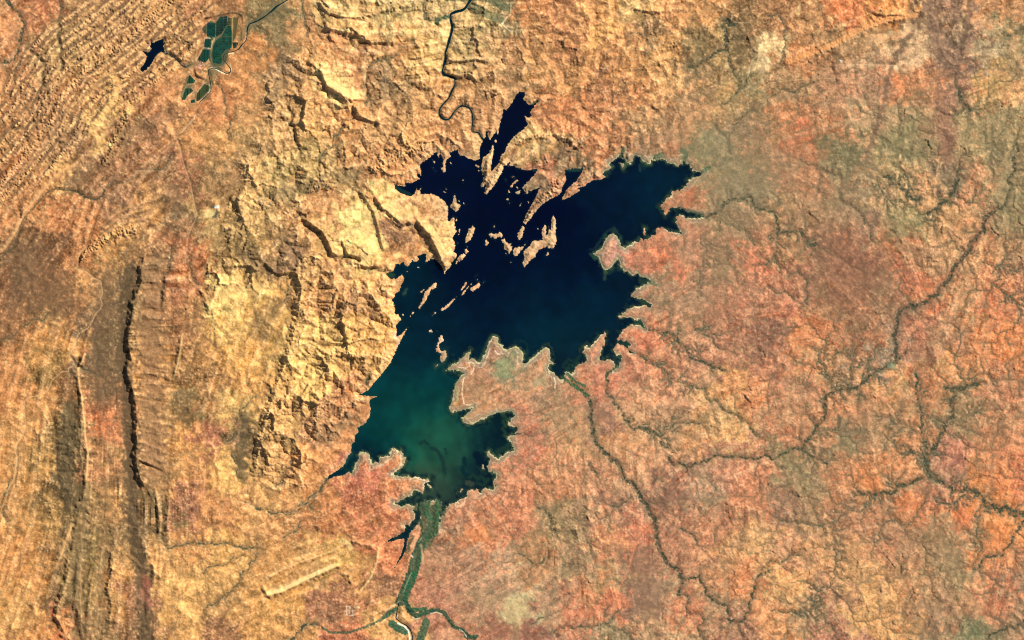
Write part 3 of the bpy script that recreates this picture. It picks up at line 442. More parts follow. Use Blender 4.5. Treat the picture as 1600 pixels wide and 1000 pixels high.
src = band(11, 2.6, 10, .2); srcb = band(14, 8, 40, .6); lic = np.zeros((ny, nx), np.float32); lic2 = lic.copy()
ii, jj = _ii, _jj
for sg in (1, -1):
    px = ii.astype(np.float32); py = jj.astype(np.float32)
    for k in range(22):
        a = np.clip(px.astype(np.int32), 0, nx-1); b_ = np.clip(py.astype(np.int32), 0, ny-1)
        if k < 16: lic += src[b_, a]
        lic2 += srcb[b_, a]; px = px+sg*1.6*ux[b_, a]; py = py+sg*1.6*uy[b_, a]
lic = lic/lic.std(); lic2 = lic2/lic2.std()
lic_amp = blobs(0.0, [("-45,-45 330,-45 290,100 240,230 260,300 250,360 120,420 -45,440", .34, 14), ("-45,450 130,500 140,760 130,1040 -45,1040", .35, 14), ("100,760 260,760 250,1040 90,1040", .34, 10), ("222,405 268,400 285,470 266,540 268,700 240,750 214,735 203,560 212,470", .8, 5), ("480,-45 800,-45 790,120 640,140 480,70", .35, 12), ("470,300 712,300 712,420 480,420", .25, 10), ("405,840 600,840 590,930 410,935", .2, 8), ("740,220 960,220 940,280 820,350 750,300", .5, 8), ("640,430 770,420 770,500 640,500", .5, 8), ("1220,30 1460,0 1460,110 1220,120", .1, 10), ("700,540 1000,560 1000,760 740,720", .05, 14), ("280,380 460,420 420,640 280,640", .3, 14)])
print('bedding', round(time.time()-T0, 1))

# ---------------------------------------------------------------- final ground height
# flat-topped country: relief above the nearest gully levels off, so gullies stay narrow between broad tops
cap = blobs(9.0, [("480,-60 800,-60 800,110 770,200 640,240 480,330 380,420 336,400 380,280 400,160 470,90", 7, 8), ("480,330 620,300 700,300 714,400 696,428 600,430 540,415 470,395", 3.0, 8), ("1080,100 1645,-45 1645,1045 640,1045 700,520 1000,560", 2.6, 20)])
zz = (zs-hand)*np.where(cap < 5, .8, 1.0)+cap*(1-np.exp(-hand/cap))
smooth = sstep(.13, .06, rug)
zz = zz*(1-.5*smooth)+blur(zz, 1.8)*(.5*smooth)
zz = 0.9*zz+0.1*blur(zz, .7)
acc10 = np.log10(np.maximum(A, 1))
zz = zz-sstep(1.15, 2.2, acc10)*np.clip(rug-.14, 0, .3)*2.2          # gullies cut into the ground
detail = band(12, 2.4, 7, .3)
bank = sstep(0.8, 4.5, rd)
H = zz + struct*(0.35+.65*bank) + (lic_amp*(.22*lic+.85*lic2)*np.clip(.9+.55*band(18, 20, 110, 1), .2, 1.8) + detail*(.045+.42*np.clip(rug-.09, 0, .4)))*bank
H = H*bank + 0
shore = sstep(0.0, 5.0, sd)
Hl = H*(0.12+0.88*shore)*sstep(0, 1.2, sd) + np.clip(sd, 0, 3)*.09
H = np.where(sd > 0, Hl, np.maximum(sd*.16, -2.2)-.02).astype(np.float32)
farm = sstep(.15, .7, blur(poly_mask(P("318,30 366,20 378,24 376,70 366,80 352,84 350,104 330,104 318,108 302,100 306,120 332,128 332,144 312,164 280,162 284,134 296,112 306,92")).astype(np.float32), 2.5))
H = np.where(sd > 0, H*(1-.985*farm)+.01*farm, H)             # the irrigated flats
rivbed = np.maximum(sstep(1.9, 0.6, rd), sstep(1.9, .5, wet))*(sd > 0)
H = H*(1-rivbed)+(-0.05)*rivbed
print('height', round(time.time()-T0, 1), float(H.max()), float(H.min()))
# ---------------------------------------------------------------- soils, rock and plant cover (base tones have average slope shading mixed into the colour)
CP = """30,30,205,140,90 60,20,180,115,75 100,60,180,138,88 150,30,190,140,90 200,60,195,140,90 250,20,200,145,90 310,25,185,125,80 350,10,175,120,75 420,30,140,115,75 440,70,145,115,75 480,40,205,145,90 520,15,200,160,100 560,40,225,170,105 620,20,200,165,105 650,60,215,165,100 690,40,225,180,115 740,40,205,165,105 790,20,150,125,85 830,20,195,130,80 880,20,185,125,80 930,30,215,150,90 1000,15,205,160,100 1050,30,210,145,90 1100,20,205,145,90 1150,30,150,115,75 1190,30,160,115,75 1230,20,185,130,85 1270,25,195,140,90 1320,20,215,130,80 1380,8,215,140,80 1450,30,150,115,80 1490,20,155,115,85 1540,20,200,140,90 1590,20,190,130,80
20,100,190,130,85 70,110,185,140,90 120,90,195,145,90 200,90,195,140,88 260,90,200,140,85 300,60,170,125,80 400,80,200,135,80 440,110,160,120,80 480,90,215,155,95 520,75,215,150,95 580,90,195,140,90 620,80,205,145,90 660,90,215,165,100 740,70,190,155,100 770,90,205,155,100 800,80,180,130,85 850,70,205,145,90 890,80,185,125,80 940,50,225,165,95 960,70,210,145,90 1020,50,160,120,80 1040,70,195,140,85 1100,60,145,115,75 1130,60,185,145,90 1160,60,135,105,70 1190,90,225,185,125 1250,90,215,140,85 1300,80,170,125,80 1350,60,190,140,90 1350,95,190,145,100 1430,85,225,175,120 1470,60,160,120,85 1510,80,150,110,80 1540,60,205,170,115 1580,50,150,125,80 1590,100,175,135,85
20,150,195,135,85 60,160,185,130,85 120,150,195,135,85 170,160,220,165,95 230,150,185,125,80 280,150,195,135,85 330,170,200,130,80 370,140,205,140,85 400,170,200,145,90 430,150,200,150,95 480,150,215,155,95 530,125,240,195,120 560,120,205,140,90 600,130,170,130,85 620,160,190,140,90 660,160,200,145,90 710,150,205,145,90 740,150,190,140,90 770,160,200,140,90 800,120,160,120,80 830,110,215,155,95 860,130,215,150,95 900,120,200,140,85 940,140,175,120,80 980,110,200,140,85 1000,150,215,140,85 1040,140,215,155,95 1080,110,155,120,80 1120,120,165,125,80 1140,150,190,145,85 1170,140,150,125,80 1190,170,160,125,80 1230,130,170,125,80 1280,120,185,130,85 1330,130,195,135,90 1370,130,185,130,90 1400,135,220,130,75 1440,130,190,125,75 1480,150,170,115,80 1550,130,200,150,85 1590,140,205,150,90
20,220,185,130,80 70,210,180,125,80 110,220,150,110,75 150,195,230,175,105 190,210,160,115,75 240,200,170,120,80 300,220,200,140,85 340,220,205,145,85 390,220,190,145,90 430,210,200,150,95 480,200,215,160,95 540,190,215,150,90 590,200,205,150,95 640,210,215,155,95 700,210,195,135,85 850,180,190,125,80 900,170,205,130,80 880,200,215,140,85 940,180,205,135,85 960,220,195,125,75 840,220,215,165,100 870,235,150,115,75 1000,190,205,150,95 1050,180,205,140,85 1080,170,200,140,90 1040,210,185,130,85 1100,200,200,140,85 1110,230,150,130,85 1160,200,155,120,80 1180,230,175,120,80 1230,180,195,125,75 1300,200,195,130,80 1260,215,205,115,70 1310,235,130,115,75 1360,180,190,145,95 1420,190,165,130,85 1400,230,150,130,80 1470,200,160,110,75 1520,210,165,135,85 1580,200,165,135,85
20,270,185,125,80 60,290,190,130,80 90,270,225,165,100 120,280,155,115,75 160,270,170,120,80 200,260,170,120,80 240,290,165,120,80 290,270,165,110,75 330,260,165,125,80 370,270,175,130,85 400,270,215,165,100 440,270,170,140,85 480,260,175,140,85 520,270,185,145,90 570,260,190,135,85 610,250,205,145,90 620,280,215,145,90 850,270,215,125,80 840,290,165,125,85 1010,235,165,120,80 1050,235,200,120,75 1090,255,155,125,80 1120,300,180,125,80 1080,310,205,115,70 1140,270,160,125,85 1180,270,170,120,80 1180,300,150,125,85 1220,270,175,120,80 1250,310,180,125,80 1270,290,200,120,75 1300,310,150,120,80 1350,290,155,125,85 1400,280,190,145,90 1440,290,200,145,90 1480,270,145,115,80 1520,280,205,135,85 1580,270,160,125,80 1560,320,150,125,80
20,340,195,135,85 60,320,190,130,80 100,340,200,130,80 140,350,195,130,80 180,320,160,115,80 200,340,205,150,95 235,310,205,145,85 270,300,150,105,70 280,340,135,105,70 325,345,200,155,95 350,310,165,120,75 390,320,215,165,100 390,350,180,140,85 430,310,175,140,90 470,320,200,145,90 500,310,205,145,90 560,340,240,200,120 600,320,235,190,115 640,320,215,160,100 680,320,205,145,90 610,360,165,115,78 1070,380,195,125,85 1120,340,165,125,80 1150,330,180,130,90 1220,330,205,150,90 1200,350,190,120,75 1300,350,165,115,75 1330,340,165,120,85 1380,330,195,145,90 1420,340,155,130,80 1450,340,205,145,85 1500,350,200,140,85 1540,360,205,130,80 1590,350,155,125,80
30,400,140,100,65 60,420,150,100,65 100,390,145,100,65 130,390,190,125,75 180,380,205,145,85 190,400,170,125,75 215,420,140,105,70 250,400,180,130,85 280,380,175,115,75 310,400,190,120,75 350,400,165,125,75 390,390,160,125,75 430,370,190,140,85 460,400,150,110,75 490,400,200,150,90 580,400,240,195,115 520,430,215,155,95 600,430,225,160,95 650,380,205,140,85 690,380,235,180,105 1000,400,205,120,80 1040,400,215,120,75 1100,390,185,125,85 1130,420,165,120,80 1180,400,195,115,75 1230,390,165,115,70 1260,400,190,110,75 1300,380,160,110,75 1320,400,145,95,65 1350,420,150,95,65 1400,400,185,120,75 1410,420,200,118,76 1440,400,180,125,80 1480,400,205,145,90 1540,400,205,140,85 1580,390,175,125,80 1550,440,215,130,80 955,395,200,135,105
30,460,145,100,65 80,450,160,105,65 110,470,175,120,75 140,450,195,140,85 190,460,135,105,70 240,470,165,120,75 270,460,185,120,80 300,470,200,140,85 350,460,235,190,110 390,450,220,170,100 400,480,225,170,95 450,440,215,160,95 480,450,170,125,75 500,460,210,150,90 560,460,180,130,85 600,460,225,160,95 1000,450,185,125,85 1040,460,165,125,85 1080,460,185,130,90 1120,480,195,120,80 1150,460,200,125,85 1200,460,185,115,75 1230,450,195,120,80 1280,440,160,105,70 1300,470,170,115,70 1340,460,150,100,65 1380,470,160,115,75 1420,470,165,105,70 1450,460,215,120,70 1500,450,190,135,85 1560,470,215,120,70 1590,460,195,125,80
30,520,170,115,70 60,540,200,140,80 90,520,205,145,85 170,530,130,100,65 150,510,140,105,70 240,530,175,125,75 280,520,160,110,70 310,530,190,140,85 370,520,225,170,95 410,510,190,140,80 390,550,215,155,85 440,540,215,165,95 500,520,225,175,100 560,530,205,150,85 600,520,220,160,90 1020,540,215,125,80 980,560,205,125,85 1060,520,190,130,85 1100,540,190,125,85 1150,530,185,120,80 1200,530,150,100,70 1250,540,215,130,75 1210,560,190,120,80 1300,520,205,120,70 1350,520,170,110,70 1390,555,160,130,95 1430,540,195,120,80 1480,520,180,130,85 1500,540,175,120,80 1530,520,210,130,75 1570,550,225,130,70
30,580,205,140,85 70,580,160,120,70 20,620,200,135,80 60,630,205,145,85 110,610,150,105,65 160,580,140,105,70 180,620,165,110,70 240,590,205,145,85 290,570,160,115,70 320,560,190,135,80 370,560,215,155,85 380,600,225,160,90 330,600,180,130,80 420,570,205,150,85 480,580,225,175,100 550,570,210,155,90 560,620,195,130,80 540,640,180,125,80 740,600,190,130,85 790,570,155,135,92 760,560,175,120,85 830,590,205,145,95 860,610,170,125,85 900,600,205,130,85 950,590,205,125,85 1000,620,215,145,95 1040,600,200,130,85 1080,620,205,145,95 1040,640,190,135,90 1110,650,205,150,90 1150,620,220,150,85 1180,590,200,130,85 1180,620,215,130,75 1220,640,205,140,90 1230,600,180,120,80 1320,600,175,125,80 1280,570,185,130,80 1370,610,215,140,85 1400,600,205,145,85 1450,610,200,120,70 1480,570,210,140,80 1510,580,225,140,80 1560,600,200,125,80 1590,590,185,125,80
20,670,205,145,85 60,660,210,150,90 100,670,150,115,70 110,700,130,100,65 160,650,195,120,75 190,640,185,120,75 180,680,195,125,80 240,660,190,140,85 240,700,180,130,85 290,640,150,115,70 290,680,215,150,85 330,680,180,115,80 370,640,215,165,95 380,680,130,100,65 440,650,215,160,95 500,680,180,130,85 540,660,180,125,80 760,620,200,140,90 820,660,195,125,85 820,690,205,125,85 870,650,175,130,85 900,680,205,145,90 880,720,205,140,90 940,660,170,115,80 990,640,215,155,100 980,690,205,140,85 1050,690,200,140,90 1090,680,215,145,85 1150,670,225,165,95 1200,680,190,130,85 1250,660,200,130,80 1240,680,205,120,75 1300,650,205,130,80 1350,640,205,130,80 1320,690,145,120,80 1380,680,170,125,80 1420,690,215,130,75 1500,640,160,125,80 1560,650,180,125,80 1530,690,180,120,75 1590,680,205,130,80
30,740,205,145,85 70,720,190,140,80 105,760,120,92,60 160,730,180,125,80 180,710,195,145,90 200,740,150,110,70 240,740,180,130,80 280,720,205,145,85 310,740,205,140,85 350,740,225,170,95 400,720,190,140,85 430,740,205,150,90 480,720,215,145,85 520,700,215,145,90 570,740,195,115,85 600,750,205,130,85 560,780,180,110,75 480,770,200,135,80 420,780,220,160,95 820,740,205,130,85 780,760,205,130,85 860,760,200,130,80 930,740,195,130,85 1000,730,205,145,95 1050,750,170,115,80 1100,760,185,135,95 1130,730,195,130,90 1180,740,205,130,85 1250,740,150,120,80 1230,720,140,120,75 1300,740,205,130,80 1330,720,200,130,80 1390,720,205,130,75 1400,740,210,135,80 1480,710,195,120,85 1480,740,190,125,85 1540,740,215,130,75 1590,740,215,125,75
30,800,205,145,85 70,800,190,140,80 90,780,130,100,60 140,790,170,130,80 180,780,205,145,85 210,790,135,100,65 240,790,140,110,70 290,790,170,115,80 340,790,205,140,85 390,800,210,150,90 440,820,200,140,85 500,800,200,130,80 560,820,190,125,80 600,810,195,120,80 720,810,195,125,85 740,840,215,130,80 690,850,165,120,85 820,800,205,125,80 870,800,170,130,80 920,800,175,130,85 960,790,180,125,85 1000,830,202,120,80 1050,780,150,105,75 1100,770,190,145,100 1060,810,185,120,80 1100,820,200,130,85 1130,800,195,125,80 1170,790,195,120,75 1160,840,205,140,85 1230,790,170,120,85 1260,780,165,125,80 1350,760,215,130,70 1330,800,190,125,80 1380,790,190,125,80 1420,790,220,125,70 1470,770,195,120,80 1480,800,210,120,70 1490,840,170,130,85 1540,760,225,130,65 1560,830,225,135,70
30,880,210,145,85 60,860,200,140,80 100,850,160,120,75 140,860,155,125,75 170,850,160,120,75 200,880,205,145,85 220,870,150,115,75 250,860,205,150,90 300,860,210,145,85 350,870,220,160,90 300,900,210,155,90 380,920,200,145,85 430,870,205,145,85 440,900,215,155,90 480,880,205,150,90 530,870,215,160,90 560,890,205,145,85 590,900,165,115,80 600,870,205,125,80 700,880,190,130,90 740,880,180,130,90 720,910,190,135,95 780,880,195,145,100 830,870,185,130,80 900,880,170,130,85 950,860,205,130,80 1010,870,165,110,75 990,910,170,125,85 960,900,180,140,85 1040,860,185,120,80 1090,880,195,130,85 1130,870,205,140,85 1180,850,220,160,95 1230,870,205,140,90 1220,900,225,160,90 1290,870,215,145,85 1350,880,220,155,90 1360,850,190,130,85 1400,860,190,125,80 1470,850,160,120,75 1480,890,155,125,80 1430,890,180,130,80 1560,860,225,130,70 1580,890,190,125,80
30,960,215,155,90 60,980,205,140,80 90,990,215,135,82 100,940,150,110,70 130,930,160,125,75 180,940,190,135,80 160,980,165,125,80 210,930,180,125,85 225,980,160,115,75 260,940,225,165,95 300,960,215,155,90 350,950,190,140,85 350,990,165,115,75 400,970,210,150,85 450,940,220,155,85 460,980,205,145,85 520,950,170,115,80 560,960,195,130,85 540,985,196,120,82 600,980,205,150,90 690,930,190,125,90 720,950,190,130,90 760,950,190,140,95 805,955,205,175,115 770,985,175,110,75 840,985,160,105,75 870,960,190,140,95 930,930,210,130,80 900,960,206,124,82 950,950,210,122,78 1000,940,155,110,80 960,990,160,130,85 1010,970,180,130,85 1030,930,185,140,95 1060,960,205,120,75 1040,990,190,145,95 1120,960,180,130,85 1170,900,215,130,75 1190,950,225,145,85 1160,980,165,110,75 1180,1000,160,110,75 1230,920,215,155,90 1220,980,215,140,80 1260,960,165,125,80 1300,940,190,130,85 1350,940,225,160,90 1300,980,175,115,80 1400,960,215,150,85 1430,930,185,130,80 1470,960,165,120,80 1520,940,195,135,85 1560,940,205,120,75 1580,910,150,115,80 1520,990,140,130,85 1580,980,165,120,80"""
CP += ' 800,390,205,155,105 850,380,205,155,105 770,370,205,155,105 735,365,205,155,105 720,405,215,160,105 740,448,210,155,105 700,475,215,150,110 668,460,210,155,105 690,545,220,150,110 810,290,175,145,100 765,255,215,165,105 780,270,205,150,100 712,318,190,155,105 815,365,200,155,105 672,518,235,190,150 690,255,215,160,110 -20,-20,190,135,85 1625,-20,190,135,85 -20,1020,200,140,85 1625,1020,175,125,80 1120,-25,200,140,88 1250,-25,190,135,88 580,-25,205,160,100'
cp = np.array([[float(v) for v in t.split(',')] for t in CP.split()])
def scatter(pts, sig, warp, step=3):
    """soft patches of colour round known points, their borders wobbled"""
    xs = (X+warp*WX)[::step, ::step]; ys = (Y+warp*WY)[::step, ::step]
    num = np.zeros(xs.shape+(3,), np.float32); den = np.zeros(xs.shape, np.float32)+1e-12
    R = 4.5*sig
    for x, y, r, g, b_ in pts:
        j0 = max(int((y-R-40+M)/CELL/step), 0); j1 = int((y+R+40+M)/CELL/step)+2; i0 = max(int((x-R-40+M)/CELL/step), 0); i1 = int((x+R+40+M)/CELL/step)+2
        q = (slice(j0, j1), slice(i0, i1))
        g2 = np.exp(-((xs[q]-x)**2+(ys[q]-y)**2)/(2*sig*sig))
        num[q] += g2[..., None]*np.array((r, g, b_), np.float32); den[q] += g2
    f = num/den[..., None]
    return upsample(f, step).astype(np.float32)
C = scatter(cp, 13.0, 11.0)
east = sstep(600, 800, X)*sstep(150, 330, Y+.3*(X-800)); rugc = np.clip((rug-.08)/.25, 0, 1)
m1 = band(21, 14, 60, 1.0); m2 = band(22, 6, 24, .7); m3 = band(23, 2.6, 8, .4); m4 = band(24, 9, 40, .9); m5 = band(25, 4, 14, .5)
def mixc(C, col, a):
    a = np.clip(a, 0, 1)[..., None]; return C*(1-a)+np.array(col, np.float32)*a
lum = 1+.05*m1+.045*m2+.035*m3
C = C*lum[..., None]
cm_ = np.array((188, 130, 86), np.float32); C = cm_+(C-cm_)*(1.22-.14*east)[..., None]
C = C+np.array((-1, 3, 8), np.float32)*east[..., None]+np.array((3, -1, -2), np.float32)*(1-east)[..., None]
rel = np.log(.05+hand)-blur(np.log(.05+hand), 12.0); rel = np.clip(rel/.9, -2, 2)
big = band(26, 30, 160, 1.2)
C = mixc(C, (224, 118, 72), sstep(.75, 1.9, .8*m2+.6*m4+.35*rel+.4*big)*(.06+.24*east))          # bare red earth
C = mixc(C, (122, 110, 76), sstep(.35, 1.8, .6*m5-.5*m4-.55*rel-.5*big)*(.27+.20*east))            # scrub on the lower ground
C = mixc(C, (160, 118, 88), sstep(.6, 1.8, .8*m1-.5*big+.3*m5)*.36*east)                             # dull purplish soil
C = mixc(C, (242, 192, 128), sstep(.35, 1.7, .9*rel+.4*m5+.3*m3)*.6*(.22+.78*rugc))              # bare stone on the crests
C = mixc(C, (246, 205, 130), sstep(.9, 2.2, m3+.6*m5)*.25*(1-.75*east))         # bare sandstone
C = mixc(C, (244, 196, 120), np.clip(ridge_lit-.35, 0, .5)*.5*(1-east))
C = C+((lic*lic_amp*5+lic2*lic_amp*20)+(lic*5.5+lic2*6.5)*(1-np.clip(lic_amp, 0, 1))*np.clip(.6+.5*m4+.3*big, 0, 1.4))[..., None]*np.array((1, .92, .78), np.float32)
# scrub and trees along the drainage lines
acc = np.log10(np.maximum(A, 1)); acc = np.maximum(acc, .0)
VC = np.zeros((ny, nx), np.float32)                                     # districts where the small creeks are well treed
for x, y, r in [(1310, 575, 60), (1450, 670, 60), (1480, 310, 60), (1235, 375, 50), (1555, 430, 50), (1345, 790, 70), (1290, 710, 40), (1480, 600, 35), (1560, 545, 40), (1400, 290, 40), (1520, 800, 60), (1290, 930, 50), (1580, 990, 40)]:
    VC += .75*np.exp(-((X-x)**2+(Y-y)**2)/(2.0*r*r))
veg = sstep(1.65, 2.8, acc)*(.85*east+.45*(1-east))*sstep(1.0, 3, sd)*np.clip(.22+.3*m2+.3*big+VC, .03, 1.2)
C = mixc(C, (96, 90, 64), np.maximum(veg*.9, blur(veg, .9)*1.3))
creek = np.zeros((ny, nx), np.float32)
main_cr = np.zeros((ny, nx), np.float32)
for kc, (w_, pts) in enumerate(CREEKS):
    D, _, L, b = line_field(pts, 2.5+6*w_)
    halo = sstep(2.5+4.5*w_, .5, D+2*m5[b])*.6*np.clip(.6+.5*m2[b], 0, 1)
    C[b] = mixc(C[b], (126, 112, 82), halo*min(w_/1.4, 1))
    strands = [(pts, 1.0)]
    if w_ >= 1.75:
        strands = [(pts, .7), (wiggle(offset_line(pts, .9*w_, 0, 1), 500+kc, .12), .45), (wiggle(offset_line(pts, -.8*w_, .1, .95), 600+kc, .14), .42)]
    for q, f in strands:
        D, _, L, b = line_field(q, 9.0)
        wv = w_*f*(.7 if w_ < 1.35 else 1.0)*(0.72+.6*np.clip(m5[b]+.5*m2[b], -1, 1.6))
        v = sstep(wv+1.15, wv-.7, D+.45*m3[b])*np.clip(.80+.35*m2[b], .2, 1)
        creek[b] = np.maximum(creek[b], v)
        if w_ >= 1.35: main_cr[b] = np.maximum(main_cr[b], v)
C = mixc(C, (74, 76, 54), creek*(.92+.12*m3))

def paint(lst, broken=False):
    for s, wd, col, al in lst:
        pts = P(s) if isinstance(s, str) else s
        D, _, _, b = line_field(pts, wd+3)
        C[b] = mixc(C[b], col, al*sstep(wd+.55, max(wd-.75, 0), D+.35*m3[b])*(np.clip(.75+.5*m4[b]+.3*m2[b], .1, 1.3) if broken else 1.0))
def spot(lst):
    for x, y, rx, ry, col, al in lst:
        d = np.hypot((X+2.2*WX-x)/rx, (Y+2.2*WY-y)/ry)
        C[:] = mixc(C, col, al*sstep(1.25, .6, d))
# broad valleys of grey and purple soil
def wash(lst):
    for s, wd, col, al in lst:
        D, _, _, b = line_field(P(s), wd*2.4)
        C[b] = mixc(C[b], col, al*sstep(1.7, .35, (D+.22*wd*(m2[b]+.6*m5[b]))/wd)*(D < wd*2.39))
wash([("1060,210 1150,230 1230,260 1300,270", 60, (156, 128, 88), .34), ("1090,330 1120,400 1100,460", 50, (160, 126, 90), .34), ("1180,330 1260,340 1320,320", 50, (158, 124, 88), .30), ("1380,230 1430,200 1560,230 1590,330", 50, (158, 132, 88), .34), ("1290,430 1360,460 1330,400", 40, (152, 112, 80), .34), ("1250,720 1330,690 1480,640", 45, (158, 124, 86), .28), ("1240,790 1400,830 1480,870", 50, (166, 124, 86), .28), ("1450,960 1560,980", 40, (158, 122, 84), .3), ("240,405 238,450 235,520 238,600 240,680 240,735", 20, (152, 111, 73), .78), ("205,425 198,470 195,520 190,560 196,620 204,680 205,740 207,800 214,850 222,900 228,960 226,1020", 11, (106, 84, 57), .88), ("165,440 160,500 155,560 160,620", 18, (122, 94, 64), .6), ("40,400 60,440 90,470", 34, (122, 92, 62), .68), ("40,420 20,480 10,520", 14, (128, 96, 66), .5), ("112,640 105,700 100,750 118,790", 14, (98, 82, 54), .78), ("130,770 128,820 120,880 118,930 128,1000", 14, (116, 93, 60), .65), ("160,760 170,820 160,900 158,980", 12, (150, 116, 76), .4), ("275,330 270,300 285,360", 14, (134, 106, 72), .5), ("290,645 285,620", 12, (138, 108, 70), .6), ("385,650 378,700 380,740", 8, (110, 92, 62), .75), ("410,500 405,520 430,480", 12, (150, 118, 74), .5), ("440,370 450,400 420,420 385,400", 14, (134, 106, 72), .6), ("440,300 490,290 530,280 560,268", 9, (150, 126, 84), .5), ("445,90 440,130 425,160", 10, (138, 112, 78), .55), ("430,60 425,30 440,10", 12, (124, 108, 72), .6), ("600,130 605,150 602,110", 9, (150, 122, 86), .5), ("460,395 465,420", 9, (140, 106, 76), .6), ("605,355 620,365 640,372", 9, (156, 110, 78), .5), ("545,650 520,680 500,690", 8, (150, 116, 78), .5), ("255,400 240,420 215,440", 8, (128, 102, 68), .4), ("120,285 150,262 170,250", 8, (136, 104, 70), .5), ("190,215 215,200 240,190", 9, (150, 110, 74), .5),
 ("1095,60 1090,85 1085,105", 8, (124, 106, 70), .6), ("1155,50 1150,75 1160,95", 9, (118, 98, 66), .6), ("1130,330 1160,345 1120,300 1190,300", 22, (148, 124, 86), .45), ("1110,235 1100,260 1140,270 1180,250", 20, (146, 126, 84), .5), ("1310,238 1290,225 1330,245", 14, (118, 112, 74), .5), ("1400,340 1430,345", 12, (140, 128, 84), .5), ("1490,250 1480,280", 10, (128, 108, 78), .5), ("1320,410 1350,430 1300,390 1330,460", 26, (148, 100, 72), .5), ("1210,520 1200,545", 12, (136, 96, 70), .5), ("1320,690 1330,700", 12, (136, 120, 82), .6), ("1235,715 1250,740 1260,760", 14, (132, 116, 78), .6), ("1440,720 1450,735 1465,750", 7, (110, 106, 74), .5), ("1055,760 1035,790 1070,775", 14, (142, 100, 74), .5), ("1005,900 1020,930 1000,880 1010,950", 20, (146, 108, 80), .55), ("1500,640 1510,660", 14, (150, 120, 82), .5), ("1480,850 1490,900", 14, (146, 120, 82), .5), ("1455,950 1460,990", 8, (140, 112, 80), .5), ("1520,990 1530,985", 12, (112, 116, 78), .6), ("930,660 945,650", 12, (150, 112, 84), .5), ("770,985 840,990 810,995", 10, (150, 96, 72), .6), ("1130,425 1125,400", 12, (140, 118, 82), .5), ("840,285 820,292 850,280", 9, (150, 122, 84), .5), ("870,238 880,235", 7, (136, 106, 72), .6)])
wash([("1465,-20 1440,20 1430,40 1415,65 1403,85 1393,105 1387,125 1385,140 1380,165 1372,190 1367,210 1360,230 1356,248", 4.2, (124, 96, 72), .75), ("1515,-20 1513,25 1510,45 1504,65 1500,90 1496,110", 5, (122, 94, 72), .75), ("1452,10 1460,40 1468,70 1478,92 1490,108", 9, (138, 106, 82), .7), ("1470,150 1478,190 1480,220 1478,248", 11, (146, 102, 78), .6), ("1555,325 1535,350 1515,388 1490,425 1465,455", 5, (158, 106, 78), .5), ("1465,470 1405,490 1400,540", 5, (136, 104, 78), .6), ("1120,225 1150,270 1130,300 1180,290", 24, (140, 128, 92), .5), ("1100,240 1070,238 1110,215", 10, (136, 128, 90), .5), ("1430,195 1400,225 1440,230", 20, (150, 138, 92), .45), ("1550,200 1570,250 1590,320", 20, (146, 130, 90), .4)])
spot([(327, 336, 8, 8, (255, 222, 140), .95), (337, 324, 4, 3, (255, 248, 225), 1), (336, 336, 3, 8, (70, 80, 70), .7), (333, 322, 3, 2, (60, 75, 70), .8), (1198, 90, 6, 12, (240, 205, 145), .7), (1314, 95, 2.5, 3, (255, 245, 220), .9), (1246, 15, 3, 12, (240, 200, 130), .7), (1392, 571, 9, 5, (150, 160, 120), .8), (1393, 577, 8, 4, (140, 158, 118), .7),
 (318, 101, 3, 2, (240, 190, 170), .8), (314, 97, 2, 1.5, (205, 110, 95), .8), (313, 104, 2.5, 2, (235, 150, 135), .7), (790, 575, 16, 15, (142, 148, 100), .75), (808, 552, 10, 8, (135, 140, 98), .7), (842, 598, 12, 9, (160, 150, 105), .6), (808, 955, 22, 20, (205, 175, 118), .8), (1340, 860, 20, 30, (215, 150, 95), .3), (1500, 805, 12, 10, (225, 120, 65), .5), (1555, 840, 22, 26, (226, 130, 72), .4), (1420, 785, 18, 12, (222, 120, 68), .4), (1365, 755, 18, 10, (226, 126, 68), .5), (1010, 825, 12, 10, (224, 122, 76), .4), (955, 935, 16, 14, (220, 118, 76), .22), (925, 955, 18, 8, (220, 118, 76), .22), (885, 960, 8, 10, (220, 112, 70), .35), (1015, 930, 22, 20, (150, 112, 84), .5), (1005, 880, 14, 22, (160, 112, 82), .5), (85, 955, 2.5, 10, (228, 100, 75), .7), (92, 990, 12, 8, (232, 136, 80), .5), (228, 905, 8, 12, (150, 80, 62), .6), (228, 930, 10, 25, (180, 105, 80), .5), (745, 835, 28, 10, (228, 138, 80), .6), (130, 550, 6, 6, (205, 130, 80), .6), (540, 970, 4, 3, (228, 125, 80), .8), (556, 950, 5, 3, (250, 205, 140), .8), (1075, 300, 11, 9, (212, 116, 74), .4), (1010, 300, 1, 1, (200, 120, 70), .0), (1260, 215, 10, 6, (218, 120, 72), .35), (1300, 188, 8, 7, (215, 118, 72), .3), (1405, 135, 12, 5, (232, 140, 84), .4), (1440, 135, 12, 5, (226, 134, 82), .3)])
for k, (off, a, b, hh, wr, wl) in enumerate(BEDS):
    paint([(wiggle(offset_line(SPINE, off+1.5, a, b), 300+k, .05), 1.6+.5*(k % 3), (244, 188, 120), .62), (wiggle(offset_line(SPINE, off+5.5, a, b), 330+k, .05), 2.0+.6*((k+1) % 3), (132, 97, 66), .68)], True)
